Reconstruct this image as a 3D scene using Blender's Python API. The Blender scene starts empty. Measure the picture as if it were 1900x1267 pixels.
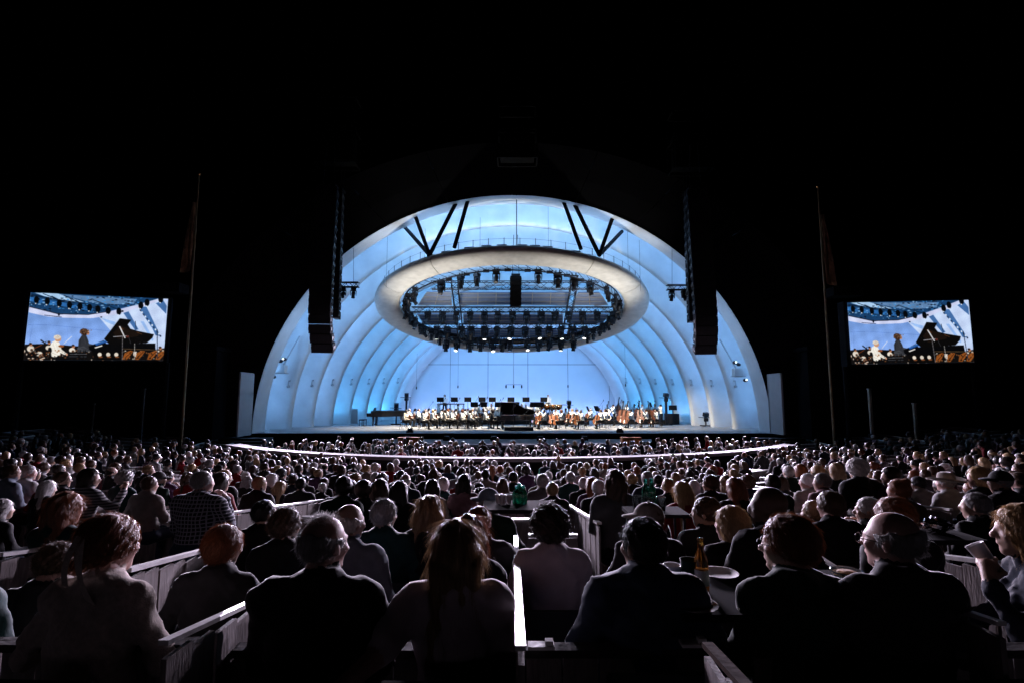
import bpy, math, random
import numpy as np
from mathutils import Vector, Matrix, Euler

R = math.radians
rng = random.Random(7)
nrng = np.random.default_rng(11)
SC = bpy.context.scene
COL = SC.collection

# ------------------------------------------------------------------ camera
FPX, CX, CY = 970.0, 950.0, 633.5            # focal length and centre in photograph pixels
PITCH = math.atan(105 / 970)
CAMZ = 2.1
cam_d = bpy.data.cameras.new('camera')
cam = bpy.data.objects.new('camera', cam_d)
COL.objects.link(cam)
cam.location = (0, 0, CAMZ)
cam.rotation_euler = (R(90) + PITCH, 0, 0)
cam_d.sensor_width = 36
cam_d.lens = 36 * FPX / 1900
cam_d.clip_start = 0.05
cam_d.clip_end = 2000
SC.camera = cam

# ------------------------------------------------------------------ night sky, exposure
world = bpy.data.worlds.new('World')
SC.world = world
world.use_nodes = True
wn = world.node_tree.nodes
wl = world.node_tree.links
sky = wn.new('ShaderNodeTexSky')
sky.sky_type = 'NISHITA'
sky.sun_disc = False
sky.sun_elevation = R(-6)
sky.sun_rotation = R(200)
bg = wn['Background']
bg.inputs['Strength'].default_value = 0.0006
wl.new(sky.outputs[0], bg.inputs[0])
SC.view_settings.view_transform = 'Standard'
SC.view_settings.look = 'None'
SC.view_settings.exposure = 0.0
SC.view_settings.gamma = 1.0
SC.cycles.max_bounces = 5
SC.cycles.diffuse_bounces = 1
SC.cycles.glossy_bounces = 2
SC.cycles.transmission_bounces = 4
SC.cycles.transparent_max_bounces = 6
SC.cycles.sample_clamp_indirect = 3.0
SC.cycles.use_denoising = True


# ------------------------------------------------------------------ pixel to place
_s, _c = math.sin(PITCH), math.cos(PITCH)


def ray(u, v):
    a = CY - v
    return Vector((u - CX, FPX * _c - a * _s, FPX * _s + a * _c))


def pix(u, v, d):
    r = ray(u, v)
    return Vector((0, 0, CAMZ)) + r * (d / r.y)


def floor_pt(u, v, z=0.0):
    r = ray(u, v)
    return Vector((0, 0, CAMZ)) + r * ((z - CAMZ) / r.z)


# ------------------------------------------------------------------ materials
MATS = {}


def mat(name, col, rough=0.6, metal=0.0, var=0.12, vscale=6.0, bump=0.0, bscale=40.0, spec=0.5, sheen=0.0,
        emit=None, estr=0.0, stretch=None, coat=0.0, trans=0.0, ior=1.45, translucent=0.0, bdist=0.02):
    m = bpy.data.materials.new(name)
    m.use_nodes = True
    nt = m.node_tree
    b = nt.nodes['Principled BSDF']
    b.inputs['Roughness'].default_value = rough
    b.inputs['Metallic'].default_value = metal
    b.inputs['Specular IOR Level'].default_value = spec
    b.inputs['Sheen Weight'].default_value = sheen
    b.inputs['Sheen Roughness'].default_value = 0.18
    b.inputs['Coat Weight'].default_value = coat
    b.inputs['Transmission Weight'].default_value = trans
    b.inputs['IOR'].default_value = ior
    tc = nt.nodes.new('ShaderNodeTexCoord')
    src = tc.outputs['Object']
    if stretch:
        mp = nt.nodes.new('ShaderNodeMapping')
        mp.inputs['Scale'].default_value = stretch
        nt.links.new(src, mp.inputs[0])
        src = mp.outputs[0]
    if var > 0:
        n = nt.nodes.new('ShaderNodeTexNoise')
        n.inputs['Scale'].default_value = vscale
        n.inputs['Detail'].default_value = 5
        nt.links.new(src, n.inputs['Vector'])
        cr = nt.nodes.new('ShaderNodeValToRGB')
        cr.color_ramp.elements[0].position = 0.3
        cr.color_ramp.elements[1].position = 0.7
        cr.color_ramp.elements[0].color = (*[max(0, c * (1 - var)) for c in col], 1)
        cr.color_ramp.elements[1].color = (*[min(1, c * (1 + var)) for c in col], 1)
        nt.links.new(n.outputs['Fac'], cr.inputs[0])
        nt.links.new(cr.outputs[0], b.inputs['Base Color'])
    else:
        b.inputs['Base Color'].default_value = (*col, 1)
    if bump > 0:
        n2 = nt.nodes.new('ShaderNodeTexNoise')
        n2.inputs['Scale'].default_value = bscale
        n2.inputs['Detail'].default_value = 3
        nt.links.new(src, n2.inputs['Vector'])
        bp = nt.nodes.new('ShaderNodeBump')
        bp.inputs['Strength'].default_value = bump
        bp.inputs['Distance'].default_value = bdist
        nt.links.new(n2.outputs['Fac'], bp.inputs['Height'])
        nt.links.new(bp.outputs[0], b.inputs['Normal'])
    if emit:
        b.inputs['Emission Color'].default_value = (*emit, 1)
        b.inputs['Emission Strength'].default_value = estr
    if translucent > 0:
        tr = nt.nodes.new('ShaderNodeBsdfTranslucent')
        tr.inputs[0].default_value = (*[min(1, c * 1.5) for c in col], 1)
        mx = nt.nodes.new('ShaderNodeMixShader')
        mx.inputs[0].default_value = translucent
        nt.links.new(b.outputs[0], mx.inputs[1])
        nt.links.new(tr.outputs[0], mx.inputs[2])
        nt.links.new(mx.outputs[0], nt.nodes['Material Output'].inputs[0])
    MATS[name] = m
    return m


mat('shell_white', (0.66, 0.67, 0.67), 0.6, var=0.09, vscale=0.9, bump=0.05, bscale=3)
mat('wall_panel', (0.66, 0.67, 0.70), 0.65, var=0.03, vscale=0.8)
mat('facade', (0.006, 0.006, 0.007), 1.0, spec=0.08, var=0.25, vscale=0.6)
mat('black_metal', (0.012, 0.012, 0.014), 0.45, 0.3, var=0.3, vscale=8)
mat('black_matte', (0.010, 0.010, 0.011), 0.85, var=0.3, vscale=10, spec=0.2)
mat('black_gloss', (0.006, 0.006, 0.007), 0.35, var=0.0, coat=0.15, spec=0.3)
mat('dark_box', (0.010, 0.010, 0.011), 0.95, spec=0.08, var=0.3, vscale=5)
mat('grille', (0.045, 0.047, 0.05), 0.5, 0.5, var=0.35, vscale=60)
mat('canopy_skin', (0.60, 0.57, 0.52), 0.6, 0.0, var=0.13, vscale=2.2, bump=0.12, bscale=9, stretch=(1, 1, 3))
mat('louver', (0.13, 0.165, 0.25), 0.55, var=0.1, vscale=2)
mat('louver_rib', (0.36, 0.30, 0.23), 0.5, var=0.1)
mat('stage_floor', (0.27, 0.27, 0.275), 0.42, var=0.18, vscale=0.9, bump=0.05, bscale=12)
mat('deck_white', (0.22, 0.21, 0.225), 0.8, spec=0.2, var=0.1, vscale=1.2, bump=0.1, bscale=14)
mat('concrete', (0.03, 0.028, 0.028), 0.85, var=0.3, vscale=1.5, bump=0.3, bscale=18)
mat('ground', (0.04, 0.045, 0.03), 0.95, var=0.4, vscale=0.5)
mat('knit_cream', (0.50, 0.43, 0.38), 0.9, var=0.2, vscale=40, bump=0.6, bscale=160, sheen=0.6, bdist=0.004)
mat('blouse_pale', (0.50, 0.42, 0.45), 0.8, var=0.1, vscale=12, bump=0.2, bdist=0.004, sheen=0.6)
mat('post_cream_shaded', (0.06, 0.053, 0.045), 0.8, var=0.1)  # same cream posts, darkened to put their shade into the colour
mat('jacket_white', (0.74, 0.72, 0.68), 0.8, var=0.06, vscale=12, bump=0.2, bdist=0.004)
mat('jacket_cream', (0.62, 0.54, 0.44), 0.8, var=0.06, vscale=12, bump=0.2, bdist=0.004)
mat('rail_wood', (0.05, 0.032, 0.026), 0.95, var=0.3, vscale=6, bump=0.2, spec=0.1)
mat('rig_black', (0.004, 0.004, 0.004), 0.95, var=0.2, spec=0.03)
mat('wing_panel', (0.40, 0.40, 0.40), 0.6, var=0.06, vscale=2)
mat('rail_paint', (0.80, 0.78, 0.78), 0.34, var=0.12, vscale=9, bump=0.12, bscale=30)
mat('board_dark', (0.03, 0.025, 0.024), 0.7, var=0.4, vscale=5, bump=0.3, bscale=22)
mat('plank', (0.24, 0.205, 0.20), 0.7, var=0.4, vscale=5, bump=0.3, bscale=22, stretch=(6, 6, 0.7))
mat('orange_wood', (0.55, 0.20, 0.05), 0.5, var=0.3, vscale=3, stretch=(1, 1, 8))
mat('pole_paint', (0.30, 0.19, 0.09), 0.4, 0.4, var=0.1)
mat('flag_cloth', (0.30, 0.17, 0.09), 0.9, var=0.6, vscale=2.0, bump=0.2)
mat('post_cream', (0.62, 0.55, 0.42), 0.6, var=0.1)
mat('violin_wood', (0.18, 0.055, 0.02), 0.25, var=0.3, vscale=7, coat=0.6)
mat('cello_wood', (0.17, 0.055, 0.018), 0.25, var=0.3, vscale=5, coat=0.6)
mat('bass_wood', (0.12, 0.036, 0.016), 0.28, var=0.35, vscale=4, coat=0.6)
mat('copper', (0.75, 0.32, 0.12), 0.25, 0.9, var=0.2)
mat('white_paper', (0.80, 0.80, 0.78), 0.7, var=0.04)
mat('ivory', (0.78, 0.75, 0.68), 0.4, var=0.0)
mat('lens_lit', (0.9, 0.9, 0.9), 0.3, var=0, emit=(1.0, 0.95, 0.86), estr=3)
mat('lens_blue', (0.5, 0.7, 0.9), 0.3, var=0, emit=(0.30, 0.62, 1.0), estr=6)
mat('cove_front', (0.6, 0.7, 0.9), 0.4, var=0, emit=(0.20, 0.48, 1.0), estr=31)
mat('cove_deep', (0.5, 0.7, 0.9), 0.4, var=0, emit=(0.12, 0.44, 1.0), estr=34)
mat('cyc_strip', (0.6, 0.65, 0.9), 0.4, var=0, emit=(0.34, 0.48, 1.0), estr=34)
mat('lens_dark', (0.02, 0.025, 0.03), 0.08, var=0, coat=1.0)
mat('foil', (0.8, 0.8, 0.82), 0.18, 1.0, var=0.1, bump=0.6, bscale=20)
mat('glass_clear', (0.85, 0.92, 0.92), 0.03, var=0, trans=0.95)
mat('glass_green', (0.05, 0.35, 0.22), 0.05, var=0, trans=0.85)
mat('glass_brown', (0.35, 0.13, 0.02), 0.05, var=0, trans=0.8)
mat('plastic_cup', (0.75, 0.72, 0.74), 0.25, var=0.05, trans=0.35)
mat('paper_plate', (0.78, 0.76, 0.76), 0.6, var=0.05)
mat('food', (0.45, 0.25, 0.10), 0.7, var=0.5, vscale=30, bump=0.5)
mat('table_cloth', (0.26, 0.24, 0.27), 0.8, var=0.1, vscale=5, bump=0.2)
mat('chair_canvas', (0.035, 0.035, 0.04), 0.9, var=0.2)
mat('phone_screen', (0.1, 0.1, 0.1), 0.2, var=0, emit=(0.8, 0.86, 1.0), estr=1.6)
for nm, c in dict(light=(0.62, 0.40, 0.31), pink=(0.66, 0.40, 0.34), tan=(0.45, 0.27, 0.18), deep=(0.10, 0.055, 0.035)).items():
    mat('skin_' + nm, tuple(k * 0.68 for k in c), 0.5, var=0.15, vscale=25, bump=0.25, bscale=90, sheen=0.25, bdist=0.004)
for nm, c in dict(black=(0.012, 0.010, 0.010), dark=(0.030, 0.020, 0.015), brown=(0.075, 0.042, 0.024), auburn=(0.20, 0.065, 0.025),
                  blonde=(0.42, 0.27, 0.13), light=(0.30, 0.19, 0.10), grey=(0.30, 0.29, 0.29), white=(0.70, 0.67, 0.66)).items():
    mat('hair_' + nm, c, 0.40, var=0.35, vscale=40, bump=0.5, bscale=120, stretch=(3, 3, 0.4), spec=0.4, translucent=0.10, sheen=0.3, bdist=0.004)
CLOTH = dict(black=(0.012, 0.012, 0.013), charcoal=(0.045, 0.046, 0.05), navy=(0.02, 0.03, 0.06), teal=(0.02, 0.085, 0.085),
             green=(0.02, 0.06, 0.04), white=(0.70, 0.68, 0.68), cream=(0.55, 0.48, 0.42), grey=(0.20, 0.20, 0.21), red=(0.45, 0.015, 0.02),
             denim=(0.07, 0.11, 0.19), paleblue=(0.36, 0.43, 0.55), purple=(0.14, 0.06, 0.15), pink=(0.55, 0.30, 0.34), brown=(0.12, 0.07, 0.045))
for nm, c in CLOTH.items():
    mat('cloth_' + nm, tuple(k * 0.43 for k in c), 0.8, var=0.2, vscale=14, bump=0.3, bscale=60, sheen=0.8, spec=0.3, bdist=0.004)


def patterned(name, kind, a, b, scale):
    m = mat(name, a, 0.9, var=0.0, bump=0.3, bscale=60, sheen=0.6, spec=0.25, bdist=0.004)
    nt = m.node_tree
    pb = nt.nodes['Principled BSDF']
    tc = nt.nodes.new('ShaderNodeTexCoord')
    outs = []
    for ax in (('Z',) if kind == 'stripe' else ('X', 'Z')):
        w = nt.nodes.new('ShaderNodeTexWave')
        w.bands_direction = ax
        w.inputs['Scale'].default_value = scale
        w.inputs['Distortion'].default_value = 0.6
        nt.links.new(tc.outputs['Object'], w.inputs['Vector'])
        outs.append(w.outputs['Fac'])
    fac = outs[0]
    if len(outs) == 2:
        mm = nt.nodes.new('ShaderNodeMath')
        mm.operation = 'MAXIMUM'
        nt.links.new(outs[0], mm.inputs[0])
        nt.links.new(outs[1], mm.inputs[1])
        fac = mm.outputs[0]
    cr = nt.nodes.new('ShaderNodeValToRGB')
    cr.color_ramp.elements[0].position = 0.72 if kind == 'plaid' else 0.4
    cr.color_ramp.elements[1].position = 0.9 if kind == 'plaid' else 0.55
    cr.color_ramp.elements[0].color = (*a, 1)
    cr.color_ramp.elements[1].color = (*b, 1)
    nt.links.new(fac, cr.inputs[0])
    nt.links.new(cr.outputs[0], pb.inputs['Base Color'])


patterned('cloth_plaid', 'plaid', (0.02, 0.02, 0.03), (0.35, 0.35, 0.4), 8.5)
patterned('cloth_striped', 'stripe', (0.03, 0.03, 0.035), (0.28, 0.27, 0.28), 9)


# ------------------------------------------------------------------ mesh building
def tag(o, label=None, cat=None, group=None, kind=None):
    if label:
        o['label'] = label
    if cat:
        o['category'] = cat
    if group:
        o['group'] = group
    if kind:
        o['kind'] = kind
    return o


def empty(name, loc=(0, 0, 0), rz=0.0):
    o = bpy.data.objects.new(name, None)
    o.empty_display_size = 0.1
    o.location = loc
    o.rotation_euler = (0, 0, rz)
    COL.objects.link(o)
    return o


def link_mesh(name, me, parent=None):
    o = bpy.data.objects.new(name, me)
    COL.objects.link(o)
    if parent is not None:
        o.parent = parent
    return o


class MB:
    def __init__(self):
        self.v, self.f, self.m, self.sm = [], [], [], []
        self.M = Matrix.Identity(4)
        self.mi = 0
        self.smooth = False

    def add(self, vs, fs):
        b = len(self.v)
        for p in vs:
            self.v.append(tuple(self.M @ Vector(p)))
        for f in fs:
            self.f.append([b + i for i in f])
            self.m.append(self.mi)
            self.sm.append(self.smooth)
        return self

    def box(self, c, s, rot=None):
        x, y, z = [k / 2 for k in s]
        P = [Vector((sx * x, sy * y, sz * z)) for sx in (-1, 1) for sy in (-1, 1) for sz in (-1, 1)]
        if rot is not None:
            rm = rot if isinstance(rot, Matrix) else Euler(rot).to_matrix()
            P = [rm @ p for p in P]
        P = [p + Vector(c) for p in P]
        return self.add(P, [(0, 1, 3, 2), (4, 6, 7, 5), (0, 4, 5, 1), (2, 3, 7, 6), (0, 2, 6, 4), (1, 5, 7, 3)])

    def tube(self, pts, r, n=8, closed=False, cap=True):
        pts = [Vector(p) for p in pts]
        rs = r if isinstance(r, (list, tuple)) else [r] * len(pts)
        vs, fs = [], []
        k = len(pts)
        up = Vector((0, 0, 1))
        for i, p in enumerate(pts):
            if closed:
                t = pts[(i + 1) % k] - pts[i - 1]
            else:
                t = pts[min(i + 1, k - 1)] - pts[max(i - 1, 0)]
            t.normalize()
            a = t.cross(up if abs(t.z) < 0.95 else Vector((1, 0, 0))).normalized()
            b = a.cross(t).normalized()
            for j in range(n):
                an = 2 * math.pi * j / n
                vs.append(p + (a * math.cos(an) + b * math.sin(an)) * rs[i])
        for i in range(k if closed else k - 1):
            for j in range(n):
                q = (j + 1) % n
                i2 = (i + 1) % k
                fs.append((i * n + j, i2 * n + j, i2 * n + q, i * n + q))
        if cap and not closed:
            fs.append(tuple(range(n)))
            fs.append(tuple(reversed(range((k - 1) * n, k * n))))
        return self.add(vs, fs)

    def lathe(self, prof, n=16, c=(0, 0, 0)):
        vs, fs = [], []
        for (r, z) in prof:
            for j in range(n):
                a = 2 * math.pi * j / n
                vs.append((c[0] + r * math.cos(a), c[1] + r * math.sin(a), c[2] + z))
        for i in range(len(prof) - 1):
            for j in range(n):
                q = (j + 1) % n
                fs.append((i * n + j, i * n + q, (i + 1) * n + q, (i + 1) * n + j))
        fs.append(tuple(reversed(range(n))))
        fs.append(tuple(range((len(prof) - 1) * n, len(prof) * n)))
        return self.add(vs, fs)

    def prism(self, outline, z0, z1):
        n = len(outline)
        vs = [(x, y, z0) for x, y in outline] + [(x, y, z1) for x, y in outline]
        fs = [tuple(reversed(range(n))), tuple(range(n, 2 * n))]
        for i in range(n):
            j = (i + 1) % n
            fs.append((i, j, n + j, n + i))
        return self.add(vs, fs)

    def grid(self, rows, closed=False):
        n = len(rows[0])
        vs = [p for r_ in rows for p in r_]
        fs = []
        for i in range(len(rows) - 1):
            for j in range(n if closed else n - 1):
                q = (j + 1) % n
                fs.append((i * n + j, i * n + q, (i + 1) * n + q, (i + 1) * n + j))
        return self.add(vs, fs)

    def mesh(self, name, mats):
        me = bpy.data.meshes.new(name)
        me.from_pydata(self.v, [], self.f)
        for k in (mats if isinstance(mats, (list, tuple)) else [mats]):
            me.materials.append(MATS[k])
        me.polygons.foreach_set('material_index', self.m)
        me.polygons.foreach_set('use_smooth', self.sm)
        me.update()
        return me

    def build(self, name, mats, parent=None):
        return link_mesh(name, self.mesh(name, mats), parent)


def copy_tree(o, parent=None):
    c = o.copy()
    COL.objects.link(c)
    c.parent = parent
    for ch in list(o.children):
        copy_tree(ch, c)
    return c


def place(root, loc, rot=(0, 0, 0), sc=1.0):
    root.location = loc
    root.rotation_euler = rot
    root.scale = (sc, sc, sc)
    return root


def spot_lamp(name, loc, target, power, col, size=60, blend=0.6, radius=0.15, parent=None, kind='SPOT'):
    ld = bpy.data.lights.new(name, kind)
    ld.energy = power
    ld.color = col
    if kind == 'SPOT':
        ld.spot_size = R(size)
        ld.spot_blend = blend
    ld.shadow_soft_size = radius
    o = bpy.data.objects.new(name, ld)
    COL.objects.link(o)
    o.location = loc
    if target is not None:
        o.rotation_euler = (Vector(target) - Vector(loc)).to_track_quat('-Z', 'Y').to_euler()
    if parent is not None:
        o.parent = parent
        o.matrix_parent_inverse = Matrix.Translation(-Vector(parent.location)) if parent.rotation_euler == Euler((0, 0, 0)) else parent.matrix_basis.inverted()
    return o
# ------------------------------------------------------------------ lamp strengths (most stand in fixtures built below; shell fill and rear lamps are added without any)
WASH_TOP = 380
SHELL_FILL = 230  # strength of the added shell fill lamps
EDGE_LAMP = 4000
SEATS = 15500
SIDE_SEATS = 17000
UPLIGHT = 110
WARM = (1.0, 0.86, 0.68)
COOL = (0.88, 0.76, 1.0)
AZURE = (0.08, 0.46, 1.0)
STAGE_SPOTS = [
    # (u, v) of the fixture in the canopy plane, aim point, watts, colour, cone
    (899, 607, (-4.5, 38, 0.8), 8500, WARM, 60),
    (948, 607, (0.5, 37.5, 0.8), 8500, WARM, 60),
    (999, 607, (5.0, 38, 0.8), 8500, WARM, 60),
    (1041, 607, (9.0, 38.5, 0.8), 8500, WARM, 60),
    (848, 630, (-7.5, 38, 0.8), 8000, WARM, 60),
    # cool light thrown out over the seats from the lit heads on the rear trusses
    (848, 634, (-8, 9, 0.2), SEATS, COOL, 52),
    (899.5, 611, (-3.5, 8, 0.2), SEATS, COOL, 52),
    (948, 634, (0, 8, 0.2), SEATS, COOL, 52),
    (999, 611, (3.5, 8, 0.2), SEATS, COOL, 52),
    (1041, 634, (8, 9, 0.2), SEATS, COOL, 52),
]
REAR_SPOTS = [((-6.0, 43.2, 4.9), (-5.0, 53, 5.5), 1050, (0.25, 0.46, 1.0), 95), ((0.0, 43.2, 4.7), (0.0, 53, 5.5), 1050, (0.25, 0.46, 1.0), 95),
              ((6.0, 43.2, 4.9), (5.0, 53, 5.5), 1050, (0.25, 0.46, 1.0), 95),
              ((-2.4, 43.0, 4.8), (-2.4, 45.5, 1.0), 1500, WARM, 95), ((2.4, 43.0, 4.8), (2.4, 45.5, 1.0), 1500, WARM, 95)]


# ================================================================== THE SETTING
def interp(x, xs, ys):
    return float(np.interp(x, xs, ys))


_DD = [-8, 0, 1.95, 3.9, 6.6, 9.2, 13, 18, 40]
_DROP = [-0.9, 0.2, 0.46, 0.75, 1.02, 1.32, 1.66, 2.0, 2.0]


def bowl_d(x, y):
    return 32 - math.hypot(x, 32 - y)


def ground_z(x, y, step=False):
    d = bowl_d(x, y)
    if step:
        d = (math.floor(d / 0.65) + 0.5) * 0.65
    return CAMZ - 1.28 - interp(d, _DD, _DROP)


b = MB()
b.box((0, 40, -1.75), (900, 900, 0.3))
tag(b.build('ground', 'ground'), kind='structure')

# stepped seating bowl, one terrace tread and riser per row
b = MB()
prof = []
k0, k1 = int(-6 / 0.65), int(18.2 / 0.65)
for k in range(k0, k1):
    z = CAMZ - 1.28 - interp((k + 0.5) * 0.65, _DD, _DROP)
    prof += [(32 - k * 0.65, z), (32 - (k + 1) * 0.65, z)]
prof.append((10.0, prof[-1][1]))
prof.append((0.5, prof[-1][1]))
rows = []
for (r_, z) in prof:
    row = []
    for j in range(81):
        a = R(-90 - 100 + 200 * j / 80)
        row.append((r_ * math.cos(a), 32 + r_ * math.sin(a), z))
    rows.append(row)
b.grid(rows)
tag(b.build('seating_terrace', 'concrete'), kind='structure')

# stage floor, made of wide boards across the stage
SF = 32.2
b = MB()
b.box((0, (SF + 54.5) / 2, -0.07), (40, 54.5 - SF, 0.10))
stage = tag(b.build('stage_floor', 'black_matte'), kind='structure')
for i in range(18):
    y0 = SF + i * 1.22
    bb = MB()
    bb.box((0, y0 + 0.61, -0.008 + 0.002 * math.sin(i * 2.3)), (39.6, 1.208, 0.02))
    bb.build('floor_board', 'stage_floor', stage)
b = MB()
b.box((0, SF + 0.35, -0.78), (40, 0.5, 1.2))
b.box((0, SF - 0.03, -0.05), (40, 0.06, 0.06))
tag(b.build('stage_front', 'black_matte'), kind='structure')
# lower apron in front of the stage
b = MB()
pts = [(8.4 * math.cos(a), 32.3 - 4.2 * math.sin(a) ** 0.9) for a in [math.pi * i / 40 for i in range(41)]]
b.prism(list(reversed(pts)), -0.47, -0.35)
tag(b.build('stage_apron', 'deck_white'), kind='structure')
b = MB()
pts = [(8.3 * math.cos(a), 32.3 - 4.1 * math.sin(a) ** 0.9) for a in [math.pi * i / 40 for i in range(41)]]
b.prism(list(reversed(pts)), -1.2, -0.475)
tag(b.build('apron_wall', 'black_matte'), kind='structure')

# curved white walkway round the pool boxes
PC, PR0, PR1 = 36.8, 17.58, 18.1
b = MB()
A0, A1 = R(-90 - 46.5), R(-90 + 46.5)


def arc_rows(r0, r1, z0, z1, n=72):
    rows = []
    for j in range(n + 1):
        a = A0 + (A1 - A0) * j / n
        w = 1.0 + 0.5 * max(0, abs(j / n - 0.5) * 2 - 0.55)
        ri, ro = r1 - (r1 - r0) * w, r1
        ca, sa = math.cos(a), math.sin(a)
        rows.append([(ri * ca, PC + ri * sa, z0), (ri * ca, PC + ri * sa, z1), (ro * ca, PC + ro * sa, z1), (ro * ca, PC + ro * sa, z0)])
    return rows


b.grid(arc_rows(PR0, PR1, -0.12, 0.0), closed=True)
tag(b.build('curved_walkway', 'deck_white'), kind='structure')
b = MB()
b.grid(arc_rows(PR0 + 0.1, PR1 - 0.1, -1.3, -0.125), closed=True)
tag(b.build('walkway_wall', 'black_matte'), kind='structure')

# ================================================================== BAND SHELL
shell = empty('band_shell', (0, 32, 0))
tag(shell, 'huge white concert shell of nested blue-lit arches over the stage', 'band shell')


def ell(Wd, H, t, y):
    return (-Wd * math.cos(t), y - 32, H * math.sin(t))


NSEG = 72
T = [math.pi * i / NSEG for i in range(NSEG + 1)]
ARCH = [(36.2, 15.27, 14.42), (38.9, 14.75, 13.40), (41.2, 14.11, 12.50), (43.7, 13.49, 11.66),
        (46.2, 12.83, 10.95), (48.6, 12.20, 10.30), (50.8, 11.45, 9.75)]
for (y, Wd, H) in ARCH:
    b = MB()
    b.smooth = True
    prof = [(0.05, 0.60), (0.0, 0.32), (0.015, 0.20), (0.05, 0.11), (0.12, 0.05), (0.25, 0.02), (0.7, 0.0), (1.4, 0.0), (1.9, -0.06), (2.3, -0.22), (2.6, -0.5)]
    b.grid([[ell(Wd + dr, H + dr, t, y + dy) for t in T] for dr, dy in prof])
    b.build('arch', 'shell_white', shell)
# light strips hidden in the gap behind each arch, and uplights at the feet of the deeper arches
for k, (y, Wd, H) in enumerate([(33.7, 15.75, 14.95)] + ARCH):
    b = MB()
    b.tube([ell(Wd + 0.75, H + 0.75, math.pi * (0.012 + 0.976 * i / 48), y + 0.95) for i in range(49)], 0.045, 5)
    b.build('cove_light', 'cove_front' if k < 3 else 'cove_deep', shell)
for k, (y, Wd, H) in enumerate(ARCH):
    if k < 2:
        continue
    for sgn in (-1, 1):
        xx = sgn * (Wd + 0.55)
        b = MB()
        b.box((xx, y + 1.15 - 32, 0.14), (0.4, 0.22, 0.24), (0.5, 0, 0))
        b.build('uplight', 'black_metal', shell)
        spot_lamp('uplight_lamp', (xx, y + 1.25, 0.4), (xx * 0.96, y + 3.0, 4.0), UPLIGHT * (0.6 + 0.2 * k), AZURE, 120, 0.9, 0.15)
b = MB()
for i in range(24):
    b.box((-9.6 + 0.835 * i, 52.2 - 32, 0.16), (0.8, 0.14, 0.05), (-0.5, 0, 0))
b.build('cyc_light', 'cyc_strip', shell)
b = MB()
b.box((0, 51.95 - 32, 0.17), (20.4, 0.06, 0.34))
b.build('cyc_shield', 'black_matte', shell)
for k, (y, Wd, H) in enumerate(ARCH):
    for sgn in (-1, 1):
        z = 2.9 + 0.12 * k
        xx = sgn * (Wd * math.sqrt(1 - (z / H) ** 2) + 0.42)
        b = MB()
        b.box((xx, y - 0.14 - 32, z), (0.17, 0.14, 0.14), (0.4, 0, sgn * 0.4))
        b.box((xx + sgn * 0.05, y - 0.05 - 32, z + 0.2), (0.03, 0.06, 0.34))
        b.box((xx - sgn * 0.05, y - 0.12 - 32, z + 0.4), (0.13, 0.1, 0.09), (0.3, 0, sgn * 0.3))
        b.build('wall_lamp', 'wing_panel', shell)
# last arch, angled towards the audience, next to the back wall
b = MB()
b.smooth = True
b.grid([[ell(Wd, H, t, y) for t in T] for (y, Wd, H) in ((53.28, 10.60, 9.30), (53.0, 10.66, 9.36), (52.5, 11.2, 9.8), (52.3, 12.0, 10.6), (52.3, 13.6, 12.2))])
b.build('arch', 'shell_white', shell)
# front lip of the opening
b = MB()
b.smooth = True
b.grid([[ell(Wd, H, t, y) for t in T] for (y, Wd, H) in ((31.75, 15.60, 14.78), (32.3, 15.64, 14.82), (33.0, 15.66, 14.86), (33.6, 15.70, 14.92), (33.9, 15.95, 15.2), (33.9, 18.2, 17.2))])
b.build('front_arch', 'shell_white', shell)
# white outer face round the opening, its shade put into a near-black colour, a broad cone of panels
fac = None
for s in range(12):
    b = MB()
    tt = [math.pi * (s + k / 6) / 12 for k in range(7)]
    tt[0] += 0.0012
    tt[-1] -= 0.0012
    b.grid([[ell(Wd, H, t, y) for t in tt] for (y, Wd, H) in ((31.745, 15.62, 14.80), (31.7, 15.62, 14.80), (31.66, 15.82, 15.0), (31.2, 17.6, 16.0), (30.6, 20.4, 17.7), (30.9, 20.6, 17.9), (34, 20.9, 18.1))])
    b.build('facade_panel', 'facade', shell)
# back wall panels with open joints
bw = MB()
bw.box((0, 53.6 - 32, 5.5), (28, 0.2, 11.2))
wall = bw.build('back_wall', 'facade', shell)
zj = pix(950, 676, 53.3).z
xs = [-14, -10.35, -6.3, -2.45, 1.62, 5.7, 9.9, 14]
for i in range(len(xs) - 1):
    for (z0, z1) in ((0, zj), (zj, 11)):
        bb = MB()
        bb.box(((xs[i] + xs[i + 1]) / 2, 53.4 - 32 + 0.004 * ((i * 7) % 3), (z0 + z1) / 2), (xs[i + 1] - xs[i] - 0.045, 0.12, z1 - z0 - 0.05))
        bb.build('wall_panel', 'wall_panel', wall)

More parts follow.
